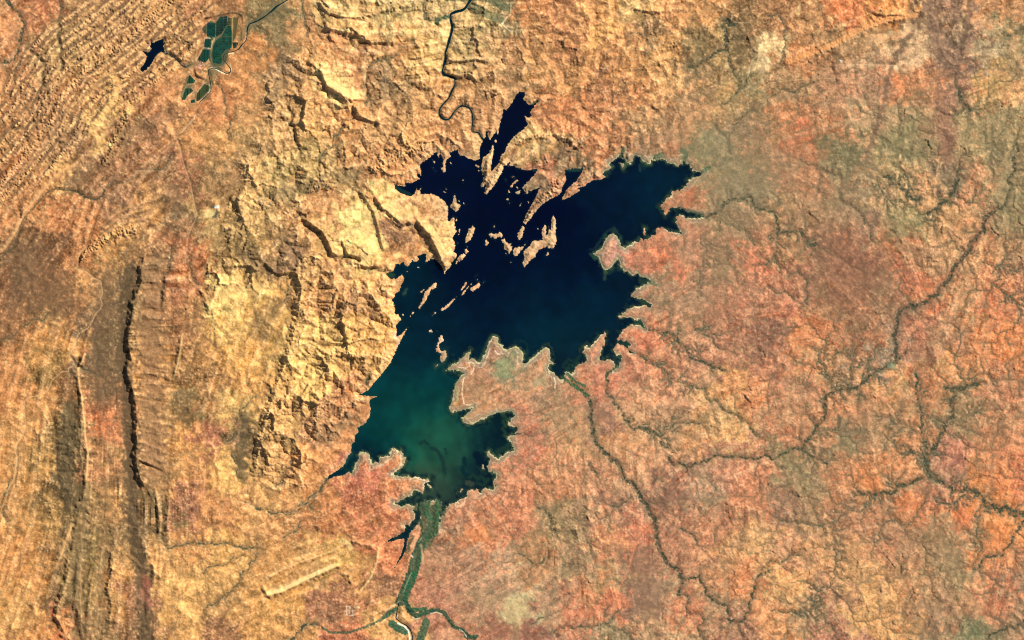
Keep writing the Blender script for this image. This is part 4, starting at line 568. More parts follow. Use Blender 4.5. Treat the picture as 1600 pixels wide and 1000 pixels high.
paint([(wiggle(P(s), 360+k, .05), 1.3, col, .5) for k, (s, col) in enumerate([("118,310 108,330 100,350 90,368", (228, 160, 104)), ("137,312 128,335 120,360 115,385", (232, 160, 104)), ("150,312 143,335 138,360 132,385", (236, 160, 104)), ("160,352 180,335 205,322 230,316 250,308", (234, 168, 108)), ("158,362 180,345 205,334 235,325", (238, 172, 110)), ("152,372 178,356 205,346 240,336", (238, 172, 110)), ("123,312 114,335 108,360", (136, 100, 68)), ("143,315 135,340 127,365", (136, 100, 70)), ("158,357 180,340 205,328 232,320", (150, 108, 74)), ("156,367 180,350 205,340 238,331", (150, 108, 74)), ("118,770 112,820 108,870 100,920", (206, 156, 98)), ("124,820 122,870 120,920 126,980", (110, 90, 58)), ("128,800 130,860 126,930 132,1000", (196, 150, 96)), ("140,780 142,840 136,900 138,980", (140, 110, 72)), ("246,770 250,800 252,838", (228, 176, 112)), ("262,770 264,800 261,835", (232, 178, 112)), ("254,775 257,810 255,838", (86, 72, 52))])])
C = C*(1+.012*m3+.02*m5+.02*m2)[..., None]
C = C+(lic*1.2+rel*1.5)[..., None]*np.array((1, .92, .78), np.float32)
sp = band(28, 2.4, 4.5, .1)
C = mixc(C, (86, 84, 58), sstep(1.4, 2.6, sp+.35*m4-.3*big)*.36)                                   # clumps of scrub
C = mixc(C, (250, 206, 150), sstep(1.5, 2.7, -sp+.3*m2+.25*rel)*.3)                               # bare outcrops
C = mixc(C, (68, 70, 50), main_cr*.6)
# pale crests, dykes, strand lines, sand and tracks
paint([("133,553 128,565 122,577 124,600 128,620 130,640 132,660 133,680 137,705 137,725 135,748", 1.5, (250, 190, 120), .8), ("120,255 80,280 55,310 35,340 15,375 0,395", 3.0, (236, 172, 108), .55), ("184,136 180,150 172,165 158,182 145,200 150,215 160,220", 5, (246, 190, 112), .65), ("285,522 282,545 278,565 272,590", 1.3, (250, 205, 130), .7), ("113,820 105,840 98,860 90,880 82,892", 2.2, (230, 172, 105), .7), ("418,927 440,922 470,907 500,893 522,883", 3.2, (255, 216, 140), .9), ("421,918 440,912 470,898 500,884 520,875", 2.0, (190, 140, 86), .6), ("415,905 440,890 470,878 500,868 525,858 545,846", 1.2, (250, 200, 128), .7), ("592,856 588,880 578,905 562,925", 1.6, (250, 205, 125), .7), ("535,845 545,848 548,856", 4, (255, 215, 130), .7), ("1232,96 1265,84 1300,71 1330,54 1352,42 1385,30 1430,24", 4.5, (236, 160, 95), .75), ("1430,40 1410,52 1390,52 1370,66", 4, (225, 180, 125), .5),
 ("497,110 510,128 530,140 552,150 563,148", 6, (250, 210, 132), .6), ("560,320 575,345 580,380 570,400", 12, (250, 208, 126), .45), ("610,322 630,335 645,330", 9, (250, 210, 130), .5), ("655,345 672,358 684,378 692,395", 6, (252, 208, 128), .5), ("470,400 465,470 452,540 432,600 415,655 402,720", 2.0, (240, 190, 115), .5), ("350,462 375,458 400,450", 8, (250, 205, 120), .4), ("570,100 590,88 612,80 625,75", 2, (245, 185, 115), .7), ("572,110 570,125 572,140 568,152", 1.6, (250, 195, 125), .7), ("940,62 920,72 905,88", 2, (240, 180, 100), .4)])
nb = np.clip(.55+.5*m4+.25*m3, 0, 1)
wv_ = 1.0+.6*np.clip(m4+.5*m1, -1, 2)                                   # margins swell and pinch along the shore
rings = np.clip(gentle*(.55+.3*big), 0, 1)
for x, y, rx, ry in [(780, 590, 95, 75), (955, 395, 40, 45), (1000, 260, 60, 25), (600, 725, 60, 30), (760, 700, 50, 50)]:
    rings = np.maximum(rings, sstep(1.3, .8, np.hypot((X-x)/rx, (Y-y)/ry)))
C = mixc(C, (148, 130, 100), rings*sstep(5+5*wv_, 3, sd+.7*m5)*.85)
C = mixc(C, (226, 192, 150), rings*sstep(1.25, .3, np.abs(sd-3.6*wv_-2.0))*np.clip(.55+.5*m4, 0, 1)*.9)
C = mixc(C, (188, 184, 124), rings*sstep(2.4, .8, sd+.3*m5)*np.clip(.75+.3*m2, 0, 1)*.85)
rim = sd-(.7+.7*np.clip(m1, -1, 1.5))
C = mixc(C, (238, 216, 164), gentle*sstep(1.5, .4, np.abs(rim))*np.clip(.25+.6*m4+.25*m1, 0, 1)*.85)
C = mixc(C, (226, 190, 140), (1-gentle)*sstep(1.7, .5, sd)*.45*np.clip(.4+.5*m5, 0, 1))
paint([("725,590 723,600 722,615 724,625 725,631 730,633 738,632", .8, (255, 228, 180), .95), ("711,603 714,610 715,620 712,632 708,638", .8, (168, 172, 92), .7), ("717,574 728,575 734,572 732,566 738,566 741,570 740,578 736,585", .8, (252, 222, 178), .9), ("765,545 763,553 760,560", .8, (255, 225, 175), .9), ("774,548 777,553 781,554", .9, (255, 240, 215), .95), ("770,528 764,537 760,548 755,560", .7, (235, 190, 150), .7), ("778,532 783,541 791,546 800,543 808,542 814,548 818,557 815,563", .8, (200, 195, 125), .8), ("822,567 832,560 843,550 853,543.5 859,548", .8, (212, 200, 140), .85), ("838,557 830,564 820,573", .6, (220, 190, 150), .6), ("866,590 868,598 867,606", 1.0, (255, 235, 190), .95), ("852,568 852,578 851,588", .7, (190, 175, 120), .6), ("922,542 930,533.5 938,525 944,519", .8, (255, 232, 190), .9), ("956,376 961,381 963,392 960,400 955,410 946,411 941,405 943,395 948,385 956,376", .8, (228, 160, 128), .8), ("711,790 714,782 722,777 728,776 726,785 720,790 713,792", .9, (250, 195, 150), .9), ("602,723 612,716 616,709", .8, (250, 205, 150), .8), ("613,740 622,733 627,725 626,712", 1.2, (250, 200, 145), .85), ("618,710 620,716 618,722", .6, (215, 190, 140), .7), ("642,748 649,745.5 660,749.5 671,753", .8, (255, 225, 180), .9), ("662,757 664,754 670,753", .8, (255, 230, 190), .9), ("617,770 628,764 636,759", .5, (230, 160, 110), .4), ("700,842 712,850 722,858 735,864", .6, (245, 190, 140), .5), ("667,862 678,860 690,868 705,870", .6, (215, 170, 120), .5), ("727,650 731,656 738,660", .7, (212, 210, 140), .7), ("1033,319 1040,311 1046,305", .9, (225, 220, 165), .85), ("760,654 770,648", .8, (255, 240, 200), .9)])
GREEN = [("658,793 672,800 686,797", 11, (76, 88, 58), .85), ("668,812 672,828 664,846", 11, (92, 98, 66), .7), ("664,790 668,800 676,810 674,825 665,838 655,855 650,870 647,890 640,908 632,925 626,940", 7.6, (70, 86, 58), .94), ("657,815 660,835 648,858 643,872 639,892 632,910 624,930 619,942", 2.0, (40, 66, 48), .8), ("672,830 664,850 657,870 653,890 646,910 638,928 634,942", 2.2, (36, 98, 60), .85), ("684,783 684,800 682,820 681,832", 3.6, (44, 86, 52), .9), ("671,784 662,792 668,806 676,812", 3.2, (48, 92, 60), .8), ("667,842 673,838 678,836", 3, (48, 98, 58), .85), ("647,895 640,910 634,926 634,942 640,952 655,953 664,951", 3.4, (38, 98, 62), .9), ("634,940 640,955 650,962 664,958 675,954", 3.8, (34, 80, 56), .85), ("675,955 684,953 694,957 703,970 710,980 722,984 730,992 742,997", 2.8, (38, 80, 56), .85), ("666,972 662,985 656,1000 650,1010", 6, (48, 92, 64), .8), ("613,975 622,982 634,986", 6, (38, 90, 68), .9), ("619,951 606,960 600,964", 3.6, (38, 84, 62), .85), ("600,966 590,971 570,980 545,988 515,988 503,980", 1.8, (66, 92, 64), .8), ("728,995 735,996 745,994", 3, (34, 76, 54), .8), ("634,862 633,850 634,845", 1.5, (44, 70, 50), .8), ("640,862 638,852 645,840", 2, (90, 105, 66), .6),
 ("880,590 892,600 905,608 918,618", 2.2, (58, 98, 58), .85), ("886,584 900,597 914,603", 2.0, (64, 104, 62), .8), ("966,573 956,578 949,584 947,594", 1.3, (52, 84, 52), .85), ("700,-5 760,-5 790,12", 7, (96, 102, 70), .55), ("735,10 760,22 780,30", 7, (104, 106, 74), .5), ("704,26 690,29 682,34", 2.6, (62, 92, 64), .8), ("686,30 684,38", 2, (70, 92, 66), .7), ("975,232 972,243", 3, (110, 128, 92), .7), ("1000,248 999,262", 3, (100, 122, 92), .0), ("1025,246 1033,242", 4, (96, 118, 82), .7), ("1068,252 1072,240 1066,235", 4, (96, 114, 78), .6), ("1098,268 1108,262", 3, (88, 118, 78), .7), ("1060,325 1080,331 1098,337", 3, (70, 88, 64), .6), ("1015,440 1025,445", 3, (100, 118, 80), .6), ("832,163 840,158", 2, (40, 84, 56), .9)]
gm0 = C.copy(); paint(GREEN)
C = np.where((np.abs(C-gm0).max(-1) > 25)[..., None], mixc(C, (92, 98, 66), np.clip(.28+.3*m2+.25*m5, 0, .7)), C)
paint([("340,50 346,45 352,60 345,75 340,90", 14, (44, 72, 52), .85), ("323,46 330,40 330,55", 7, (44, 70, 52), .8), ("324,66 323,85 318,92", 6, (46, 72, 52), .8), (ORD_N[8:], 2.6, (78, 84, 60), .6), ("311,150 322,136", 7, (74, 84, 56), .6), ("288,150 296,124", 6, (70, 84, 56), .6)])
paint([("345,30 350,85 345,100 332,108", 9, (112, 100, 70), .4), ("295,120 305,150 300,165", 5, (120, 106, 70), .35), ("375,60 390,40 430,12", 5, (112, 104, 72), .6), ("350,90 330,118 322,150", 7, (92, 92, 62), .5)])
SAND = [("622,974 632,978.5 638,985 640.5,995 640,1012", 1.25, (255, 240, 205), 1), ("645,964 649,967.5 656,966", .8, (240, 228, 190), .95), ("673,958.5 682,956.5 690,959.5", .9, (244, 214, 176), .95), ("718,983.5 725,988 729.5,995", .8, (248, 232, 200), .9), ("602,955 612,948 623,940", .6, (240, 205, 165), .8), ("619,966 621,962", .7, (255, 245, 225), .9), ("629,940 634,948", .5, (190, 190, 140), .7), ("643,895 636,910 631,925", .5, (150, 190, 140), .7), ("654,847 659,840", .6, (200, 205, 160), .7), ("643,868 645,870", 1, (255, 240, 225), .9), ("656,812 658,808", .9, (255, 235, 200), .9), ("649,835 648,850 645,860", 1.6, (235, 175, 125), .8), ("658,852 660,865 661,880", 2.0, (222, 178, 128), .7), ("657,825 651,842", 1.6, (225, 165, 110), .7),
 ("328,107 334,106 340,109 348,113.5 355,115.5", 1.1, (255, 244, 196), 1), ("360,101 361.5,108 359.5,113", .9, (255, 240, 190), .95), ("357,84 364,83", .7, (255, 235, 190), .9), ("385,52 385,59 380,68 374,76", .7, (245, 215, 165), .85), ("329,141 326,145", .8, (255, 245, 215), .9), ("313,160 317,154", .6, (240, 195, 140), .8), ("301,188 292,197 284,207", .7, (235, 210, 165), .7), ("303,187 305,180", .6, (250, 230, 190), .8), ("270,224 262,232 252,240", .6, (205, 185, 140), .6),
 ("708,122 711,126", 1.3, (245, 235, 200), .8), ("436,8 446,3 455,-4", 1.0, (235, 205, 150), .9), ("783,40 790,30 798,22 798,8", .9, (250, 225, 170), .8), ("785,38 793,46 800,50", .9, (255, 230, 180), .8), ("240,267 228,267 215,267 208,278 195,285", .6, (225, 195, 145), .6), ("830,165 826,178 826,182", .8, (240, 240, 225), .9), ("840,20 848,33 858,32 865,28 885,25 905,30 930,22", .5, (240, 180, 120), .5), ("1195,75 1175,95 1172,108 1168,120", .8, (250, 215, 150), .6), ("1145,35 1160,36 1172,35 1180,48", .6, (225, 195, 145), .5), ("884,581 892,582 897,576", .6, (230, 230, 190), .9)]
paint(SAND)
paint([(wiggle(ORD_W[5:], 71, .07), .75, (236, 196, 142), .7), (SANDY, .6, (235, 190, 140), .6), (DUNHAM2[40:70], .5, (150, 130, 90), .4), ("497,770 490,775 480,783 468,792 460,800 450,803 435,802 420,797", .7, (245, 195, 130), .7), ("400,795 385,787 370,783", .6, (225, 200, 150), .7)])
paint([(DUNHAM2[:24], 1.0, (60, 62, 46), .0), ("108,297 100,297 83,296 75,300 65,310 52,325 40,337 33,350 28,370 20,388 8,397", 1.4, (72, 72, 50), .6), ("163,297 160,307 150,312 140,310 132,308 125,303 118,298 108,297", 1.4, (58, 60, 44), .8), ("208,278 195,285 180,287 170,288 163,297", 1.2, (84, 82, 58), .6)])
TRACK = [("320,59 330,60 338,59.5", .55, (250, 215, 170), .75), ("336,60 332,66 330.5,75", .55, (250, 215, 165), .9), ("317,75 331,76.5", .6, (250, 220, 175), .75), ("316,76 311,85 306.5,95", .5, (235, 195, 150), .8), ("320,60 318.5,74", .45, (220, 180, 140), .7), ("337,35 337,58", .45, (170, 150, 120), .7), ("324,35 323,57", .4, (170, 150, 120), .6), ("356,25 353,40 346,53 336,63 332,72 329,85 331,98 322,102 308,98 292,101", .9, (140, 118, 80), .85), ("363,26 363,66", .5, (170, 150, 95), .8), ("542,948 542,962", .45, (245, 225, 190), .85), ("546,947 546,962", .45, (235, 215, 180), .7), ("551.5,953 551,962", .45, (245, 225, 190), .85), ("541,947 547,947.5 547,954 552,954", .45, (240, 220, 185), .8), ("538,954 552,955", .45, (240, 220, 185), .8), ("539,961 552,962", .45, (245, 225, 190), .85),
 ("320,131 328,134 328,142 320,151 311,159", .45, (225, 195, 160), .7), ("319,129 311,140 307,148", .45, (225, 195, 160), .7), ("296,116 306,126 304,131 292,133 289,138 284,148", .45, (215, 180, 140), .6), ("299,137 303,142 294,150 290,157", .45, (225, 185, 150), .7), ("1294,502 1290,535 1286,570", .4, (110, 85, 60), .6), ("1200,130 1250,124 1300,123 1360,122", .5, (240, 190, 130), .55), ("1300,102 1340,101 1400,103", .4, (235, 195, 140), .5), ("920,870 990,840 1012,805", .6, (190, 145, 100), .5), ("690,945 740,915 760,895 800,870", .9, (185, 150, 110), .6), ("1070,825 1085,810 1110,785 1125,760", .6, (205, 165, 125), .5), ("370,985 380,970 388,955", 1.1, (240, 165, 110), .8), ("960,930 975,905 985,880 993,850", .8, (235, 130, 85), .8)]
paint(TRACK)
g_ = (C@np.array((.35, .5, .15), np.float32))[..., None]; C = np.clip(g_+(C-g_)*(.93-.02*east)[..., None], 12, 255)

# water: clear and deep in the north, silty and green towards the river mouth
WPTS = np.array([[float(v) for v in t.split(',')] for t in """800,180,2,10,38 700,270,2,12,42 800,300,0,8,36 850,340,0,8,38 760,420,0,12,40 950,300,2,22,46 1020,290,2,35,55 1040,280,4,40,58 900,420,0,15,42 980,460,2,34,55 900,480,2,38,55 850,520,2,48,62 820,500,2,32,52 640,450,2,35,50 680,480,2,28,46 720,500,2,26,48 650,540,3,40,55 700,540,2,40,55 620,600,4,60,65 680,600,4,62,62 640,640,8,76,68 600,660,4,66,63 570,690,4,62,62 560,720,3,40,55 530,740,4,40,50 680,680,25,95,75 720,690,28,95,75 690,710,38,90,66 720,722,40,88,64 705,700,34,92,68 740,700,28,92,70 700,740,50,95,70 680,760,70,92,68 650,720,20,98,75 670,775,84,98,66 685,775,78,94,64 695,755,62,94,66 790,690,4,30,42 785,665,4,30,42 798,650,4,28,40 770,725,3,26,40 755,715,3,26,44 750,755,4,28,40 765,760,4,28,40 745,735,3,28,45 720,762,4,26,44 700,785,3,25,42 650,810,4,45,52 780,655,5,40,48 1080,270,3,25,45 1070,332,4,25,42 960,560,6,35,50 880,570,8,35,48 1000,440,3,22,40 230,90,2,18,38 630,870,4,40,48 720,420,0,12,40 1000,260,2,25,48 870,460,1,22,46 770,480,1,22,46""".split()])
W = scatter(WPTS, 26.0, 6.0)
dsh = np.clip(-sd, 0, 26)
plume = band(27, 12, 120, 1.4); W = W*(1+.03*plume+.04*m1)[..., None]
W = mixc(W, (3, 20, 38), gentle*sstep(11, 3, dsh+1.5*m2)*.85*np.clip(.75+.4*m4, 0, 1))
W = mixc(W, (44, 76, 56), np.maximum(gentle*.8, rings)*sstep(3+4*wv_, .6, dsh+1.4*m5)*np.clip(.6+.4*m4, 0, .95))
W = mixc(W, (122, 132, 88), np.maximum(rings, gentle*.55)*sstep(1.2+1.3*wv_, .1, dsh+.6*m5)*.7)
W = mixc(W, (40, 86, 74), (1-gentle)*sstep(2.0, .2, dsh)*.35)
Cs, C = C, W
paint([("657,693 663,689 669,694", 2.6, (26, 60, 56), .9), ("674,700 683,704 688,712 692,722 694,733 694.5,742", 3.0, (26, 62, 56), .9), ("694,742 694,755 693,775", 2.2, (46, 76, 58), .7), ("695,701 698,709", 1.6, (22, 62, 56), .9), ("725,717 726,725 723,735 727,742", 3.6, (8, 46, 50), .85), ("745,710 750,722 758,726", 6, (3, 26, 44), .85), ("733,746 740,742 746,749 752,744 758,752 764,748 756,758 745,755", 2.6, (36, 70, 50), .7), ("730,755 738,756", 4, (84, 90, 66), .7), ("784,648 790,653 785,660 791,664 785,670 790,676 788,682", 2.6, (44, 76, 50), .75), ("800,690 790,700 778,706", 4, (40, 70, 50), .7), ("880,572 888,562 897,566 906,556 900,568 890,576", 2.6, (34, 68, 54), .6), ("884,579 890,570 898,572", 2.0, (44, 82, 58), .6), ("806,533 815,532 823,537 824,550 821,560", 1.6, (44, 78, 64), .35), ("750,560 757,545 764,530", 2.2, (60, 88, 70), .6), ("930,388 948,362 960,356 970,370 972,382", 2.0, (40, 80, 68), .6), ("922,397 930,404", 2.0, (50, 90, 66), .7), ("945,425 945,436", 2.0, (70, 96, 66), .7), ("999,258 1000,266", 2.5, (40, 72, 70), .7), ("631,460 635,452", 2.2, (64, 96, 74), .8), ("602,428 614,430", 4, (60, 96, 60), .7), ("615,290 624,296 640,304", 3, (40, 84, 62), .6), ("884,265 900,266 911,264", 2.2, (44, 88, 66), .7), ("838,268 834,266", 2, (40, 90, 70), .6), ("848,540 856,536 863,545 864,555", 1.2, (70, 96, 70), .6), ("905,550 910,540 918,535", 2, (60, 84, 60), .6), ("1050,362 1062,364", 4, (66, 90, 66), .7), ("1000,470 1015,476", 3, (50, 78, 54), .7), ("1000,440 1012,438", 3, (44, 72, 56), .7), ("1000,503 1006,510", 2, (60, 96, 64), .7), ("980,540 984,546", 2.5, (40, 84, 64), .7), ("958,556 964,568", 3, (50, 66, 68), .6)])
W, C = np.clip(C, 0, 255), Cs
print('colour', round(time.time()-T0, 1))
# ---------------------------------------------------------------- materials
ALB = 0.80
def lin(c):
    c = np.asarray(c, np.float32)/255.0
    return np.where(c <= .04045, c/12.92, ((c+.055)/1.055)**2.4)
def material(name, rough, spec, grain, attr='cover', bump=0.0, noise_scale=1.6):
    m = bpy.data.materials.new(name); m.use_nodes = True; n = m.node_tree.nodes; l = m.node_tree.links
    p = n['Principled BSDF']; p.inputs['Roughness'].default_value = rough; p.inputs['Specular IOR Level'].default_value = spec
    a = n.new('ShaderNodeAttribute'); a.attribute_name = attr
    tc = n.new('ShaderNodeTexCoord'); t = n.new('ShaderNodeTexNoise'); t.inputs['Scale'].default_value = noise_scale; t.inputs['Detail'].default_value = 4
    l.new(tc.outputs['Object'], t.inputs['Vector'])
    r = n.new('ShaderNodeMapRange'); r.inputs['To Min'].default_value = 1-grain; r.inputs['To Max'].default_value = 1+grain
    l.new(t.outputs['Fac'], r.inputs['Value'])
    v = n.new('ShaderNodeVectorMath'); v.operation = 'SCALE'; l.new(a.outputs['Color'], v.inputs[0]); l.new(r.outputs[0], v.inputs['Scale'])
    l.new(v.outputs[0], p.inputs['Base Color'])
    if bump:
        b = n.new('ShaderNodeBump'); b.inputs['Strength'].default_value = bump; l.new(t.outputs['Fac'], b.inputs['Height']); l.new(b.outputs[0], p.inputs['Normal'])
    return m
M_GROUND = material('ground', .95, .08, .22)
M_CANOPY = material('canopy', .9, .1, .3, noise_scale=2.2)
M_WATER = material('water', .12, .25, .03, noise_scale=.05)
M_CROP = material('crop', .9, .1, .35, noise_scale=.9)
M_ROOF = material('roof', .6, .3, .1)

# ---------------------------------------------------------------- mesh builders
def new_mesh(name, co, faces, col, mat):
    """faces: (n, 3 or 4) index array; col: per-vertex display colour"""
    me = bpy.data.meshes.new(name); nv, (nf, k) = len(co), faces.shape
    me.vertices.add(nv); me.vertices.foreach_set('co', np.ascontiguousarray(co, np.float32).ravel())
    me.loops.add(nf*k); me.loops.foreach_set('vertex_index', np.ascontiguousarray(faces, np.int32).ravel())
    me.polygons.add(nf); me.polygons.foreach_set('loop_start', np.arange(0, nf*k, k, dtype=np.int32))
    me.update(calc_edges=True)
    at = me.attributes.new('cover', 'FLOAT_COLOR', 'POINT')
    rgba = np.ones((nv, 4), np.float32); rgba[:, :3] = lin(col)*ALB
    at.data.foreach_set('color', rgba.ravel()); me.materials.append(mat)
    return me
def link(name, me, parent=None, **props):
    o = bpy.data.objects.new(name, me); sc.collection.objects.link(o)
    if parent is not None: o.parent = parent
    for k, v in props.items(): o[k] = v
    return o
QUADS = np.stack([IDX[:-1, :-1], IDX[1:, :-1], IDX[1:, 1:], IDX[:-1, 1:]], -1)       # counter-clockwise seen from above
VX = wx(X).astype(np.float32); VY = wy(Y).astype(np.float32)
def patch(fmask, Z, col, mat, name, ox=0.0, oy=0.0):
    q = QUADS[fmask]; u, inv = np.unique(q, return_inverse=True)
    co = np.stack([VX.ravel()[u]-ox, VY.ravel()[u]-oy, Z.ravel()[u]*K], -1)
    return new_mesh(name, co, inv.reshape(q.shape), col.reshape(-1, 3)[u], mat)
def face_mean(f): return .25*(f[:-1, :-1]+f[1:, :-1]+f[1:, 1:]+f[:-1, 1:])
def face_max(f): return np.maximum(np.maximum(f[:-1, :-1], f[1:, :-1]), np.maximum(f[1:, 1:], f[:-1, 1:]))
def face_min(f): return -face_max(-f)

# ---------------------------------------------------------------- ground, cut along the landforms
FSD = face_max(sd)
land = FSD > -6.0
fx = face_mean(X); fy = face_mean(Y)
region = np.zeros(land.shape, np.int32)
REG = [('plain', 'wide red and grey plain of creeks and scrub east and south of the lake', None),
 ('hills', 'folded ranges of slanting parallel ridges in the northwest corner', "-60,-60 330,-60 312,30 268,110 300,150 262,235 240,262 205,275 165,290 160,312 110,300 60,330 -60,460"),
 ('valley', 'smooth dark scrubby valley floor left of the long scarp', "-60,460 60,330 110,300 160,312 128,392 160,440 205,470 200,530 198,575 210,620 214,725 222,760 160,770 140,700 120,560 60,620 -60,660"),
 ('ridge', 'long upright scarp with gullied eastern slope west of the lake', "226,398 265,372 300,400 292,470 268,540 268,600 270,720 240,765 222,760 214,725 210,620 198,575 200,530 205,470"),
 ('hills', 'rough brown ranges and dykes in the southwest corner', "-60,660 60,620 120,560 140,700 160,770 222,760 240,765 262,765 264,860 240,905 230,1060 -60,1060"),
 ('plateau', 'dissected pale sandstone plateau northwest of the lake', "480,-60 800,-60 800,110 812,140 780,170 760,205 748,250 660,255 620,300 480,330 380,420 336,400 380,280 400,160 470,90"),
 ('plateau', 'bright yellow mesas and cliffs on the western headland of the lake', "480,330 620,300 700,300 714,400 696,428 660,400 600,430 540,415 470,395"),
 ('hills', 'rugged golden hills along the lake\'s western shore', "470,395 540,415 600,430 640,440 640,500 600,600 580,660 545,735 500,750 395,755 420,640 460,520"),
 ('ridge', 'hook shaped pale ridge below the lake\'s southwest corner', "404,900 440,875 540,836 600,852 586,900 560,935 420,940 404,925"),
 ('hills', 'scrubby broken hills north of the lake', "800,-60 1080,-60 1060,60 1050,110 1062,180 985,205 960,245 940,275 880,315 820,352 742,310 745,215 780,200 800,180 830,165 812,140 800,110"),
 ('ridge', 'bright orange toothed ridge near the upper right corner', "1215,110 1262,70 1290,40 1360,0 1380,-60 1470,-60 1450,20 1390,50 1300,95 1240,125"),
 ('valley', 'open tan valley between the farmland and the western headland', "330,-60 480,-60 470,90 400,160 380,280 336,400 300,400 265,372 226,398 205,470 160,440 128,392 160,312 165,290 205,275 240,262 262,235 300,150 268,110 312,30")]
FI = np.stack([fx, fy], -1)
for k, (nm, lab, s) in enumerate(REG):
    if s is None: continue
    m = poly_mask([(x, y) for x, y in P(s)])
    m = m[:-1, :-1]
    region[m] = k
isle_id = np.full((ny, nx), -1, np.int32); isle_v = np.full((ny, nx), -2.6, np.float32)
main = np.maximum(-poly_sd(LAKE, 20.0), -20)
for k, (s, lab) in enumerate(ISLES):
    v = poly_sd(P(s), 5.0); m = (v > isle_v) & (v > main-.4)
    isle_v[m] = v[m]; isle_id[m] = k
isle_f = np.maximum(np.maximum(isle_id[:-1, :-1], isle_id[1:, 1:]), np.maximum(isle_id[1:, :-1], isle_id[:-1, 1:]))
for k, (nm, lab, s) in enumerate(REG):
    fm = land & (region == k) & (isle_f < 0)
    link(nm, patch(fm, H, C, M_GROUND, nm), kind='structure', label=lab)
print('ground', round(time.time()-T0, 1))
ISLET = {0: ("tiny islet of the lake's northwest basin", 'islets of the northwest basin'), 1: ('tiny islet of the swarm west of the grey peninsula', 'islets west of the grey peninsula'), 2: ('tiny islet beside the western headland', 'islets beside the western headland'), 3: ('tiny islet in the middle of the lake', 'islets in the middle of the lake'), 4: ('tiny islet by the eastern and southern shores', 'islets by the eastern and southern shores')}
ORD = 'first second third fourth fifth sixth seventh eighth ninth tenth eleventh twelfth thirteenth fourteenth fifteenth sixteenth seventeenth eighteenth nineteenth twentieth'.split()
def islet_key(x, y):
    if x > 940 or y > 700: return 4
    if 786 < x < 830 and 270 < y < 326: return 1
    if y < 330: return 0
    if x < 735 and y < 430: return 2
    return 3
cent = [np.array(P(s)).mean(0) for s, lab in ISLES]
rank = {}
for key in ISLET:
    ks_ = sorted([k for k, (s, lab) in enumerate(ISLES) if lab is None and islet_key(*cent[k]) == key], key=lambda k: cent[k][0])
    for n_, k in enumerate(ks_): rank[k] = (key, n_)
for k, (s, lab) in enumerate(ISLES):
    fm = isle_f == k
    if not fm.any(): continue
    cx, cy = cent[k]; ox, oy = float(wx(cx)), float(wy(cy))
    if lab: nm, grp = 'island', 'islands of the lake'
    else:
        key, n_ = rank[k]; nm = 'islet'; grp = ISLET[key][1]; lab = ISLET[key][0]+', '+ORD[n_]+' from the left'
    o = link(nm, patch(fm, H, C, M_GROUND, nm, ox, oy), label=lab, category=nm, group=grp)
    o.location = (ox, oy, 0)
# country beyond the frame, coarse
def ring():
    bm_co = []; fs = []; cs = []
    xs = np.concatenate([np.linspace(-900, -M, 30), np.linspace(-M, 1600+M, 40)[1:-1], np.linspace(gx[-1], 2500, 30)])
    ys = np.concatenate([np.linspace(-900, -M, 30), np.linspace(-M, 1000+M, 26)[1:-1], np.linspace(gy[-1], 1900, 30)])
    gxx, gyy = np.meshgrid(xs, ys); r = np.random.default_rng(5)
    inside = (gxx > -M+1) & (gxx < gx[-1]-1) & (gyy > -M+1) & (gyy < gy[-1]-1)
    z = np.where(inside, -1.5, 0.0); c = np.array((190, 134, 86))+r.normal(0, 12, gxx.shape)[..., None]
    nyy, nxx = gxx.shape; idx = np.arange(nyy*nxx).reshape(nyy, nxx)
    q = np.stack([idx[:-1, :-1], idx[1:, :-1], idx[1:, 1:], idx[:-1, 1:]], -1)
    keep = ~(inside[:-1, :-1] | inside[1:, 1:] | inside[1:, :-1] | inside[:-1, 1:])
    fcx = .25*(gxx[:-1, :-1]+gxx[1:, 1:]+gxx[1:, :-1]+gxx[:-1, 1:]); fcy = .25*(gyy[:-1, :-1]+gyy[1:, 1:]+gyy[1:, :-1]+gyy[:-1, 1:])
    keep &= ~((fcx > -M) & (fcx < gx[-1]) & (fcy > -M) & (fcy < gy[-1]))
    co = np.stack([wx(gxx), wy(gyy), z*K], -1).reshape(-1, 3)
    link('desert', new_mesh('desert', co, q[keep], c.reshape(-1, 3), M_GROUND), kind='structure', label='open red country beyond the edges of the view')
ring()

# ---------------------------------------------------------------- water
st = 2
i2 = IDX[::st, ::st]; Q2 = np.stack([i2[:-1, :-1], i2[1:, :-1], i2[1:, 1:], i2[:-1, 1:]], -1)
s2d = face_min(sd[::st, ::st]) < 2.2
for nm, lab, m in (('lake', 'large branching reservoir, navy in the north and silty green in the south', X[::st, ::st][:-1, :-1] > 400), ('pond', 'small dark blue reservoir wedged between ridges in the upper left', X[::st, ::st][:-1, :-1] <= 400)):
    q = Q2[s2d & m]; u, inv = np.unique(q, return_inverse=True)
    co = np.stack([VX.ravel()[u], VY.ravel()[u], np.zeros(len(u))], -1)
    link(nm, new_mesh(nm, co, inv.reshape(q.shape), np.clip(W.reshape(-1, 3)[u]*.82, 0, 255), M_WATER), kind='structure', label=lab)
def smooth_line(pts, step=1.2):
    p = np.array(pts, float); t = np.concatenate([[0], np.cumsum(np.hypot(*np.diff(p, axis=0).T))]); n = max(int(t[-1]/step), 2)
    s = np.linspace(0, t[-1], n); q = np.stack([np.interp(s, t, p[:, 0]), np.interp(s, t, p[:, 1])], -1)
    for _ in range(3): q[1:-1] = .25*q[:-2]+.5*q[1:-1]+.25*q[2:]
    return q
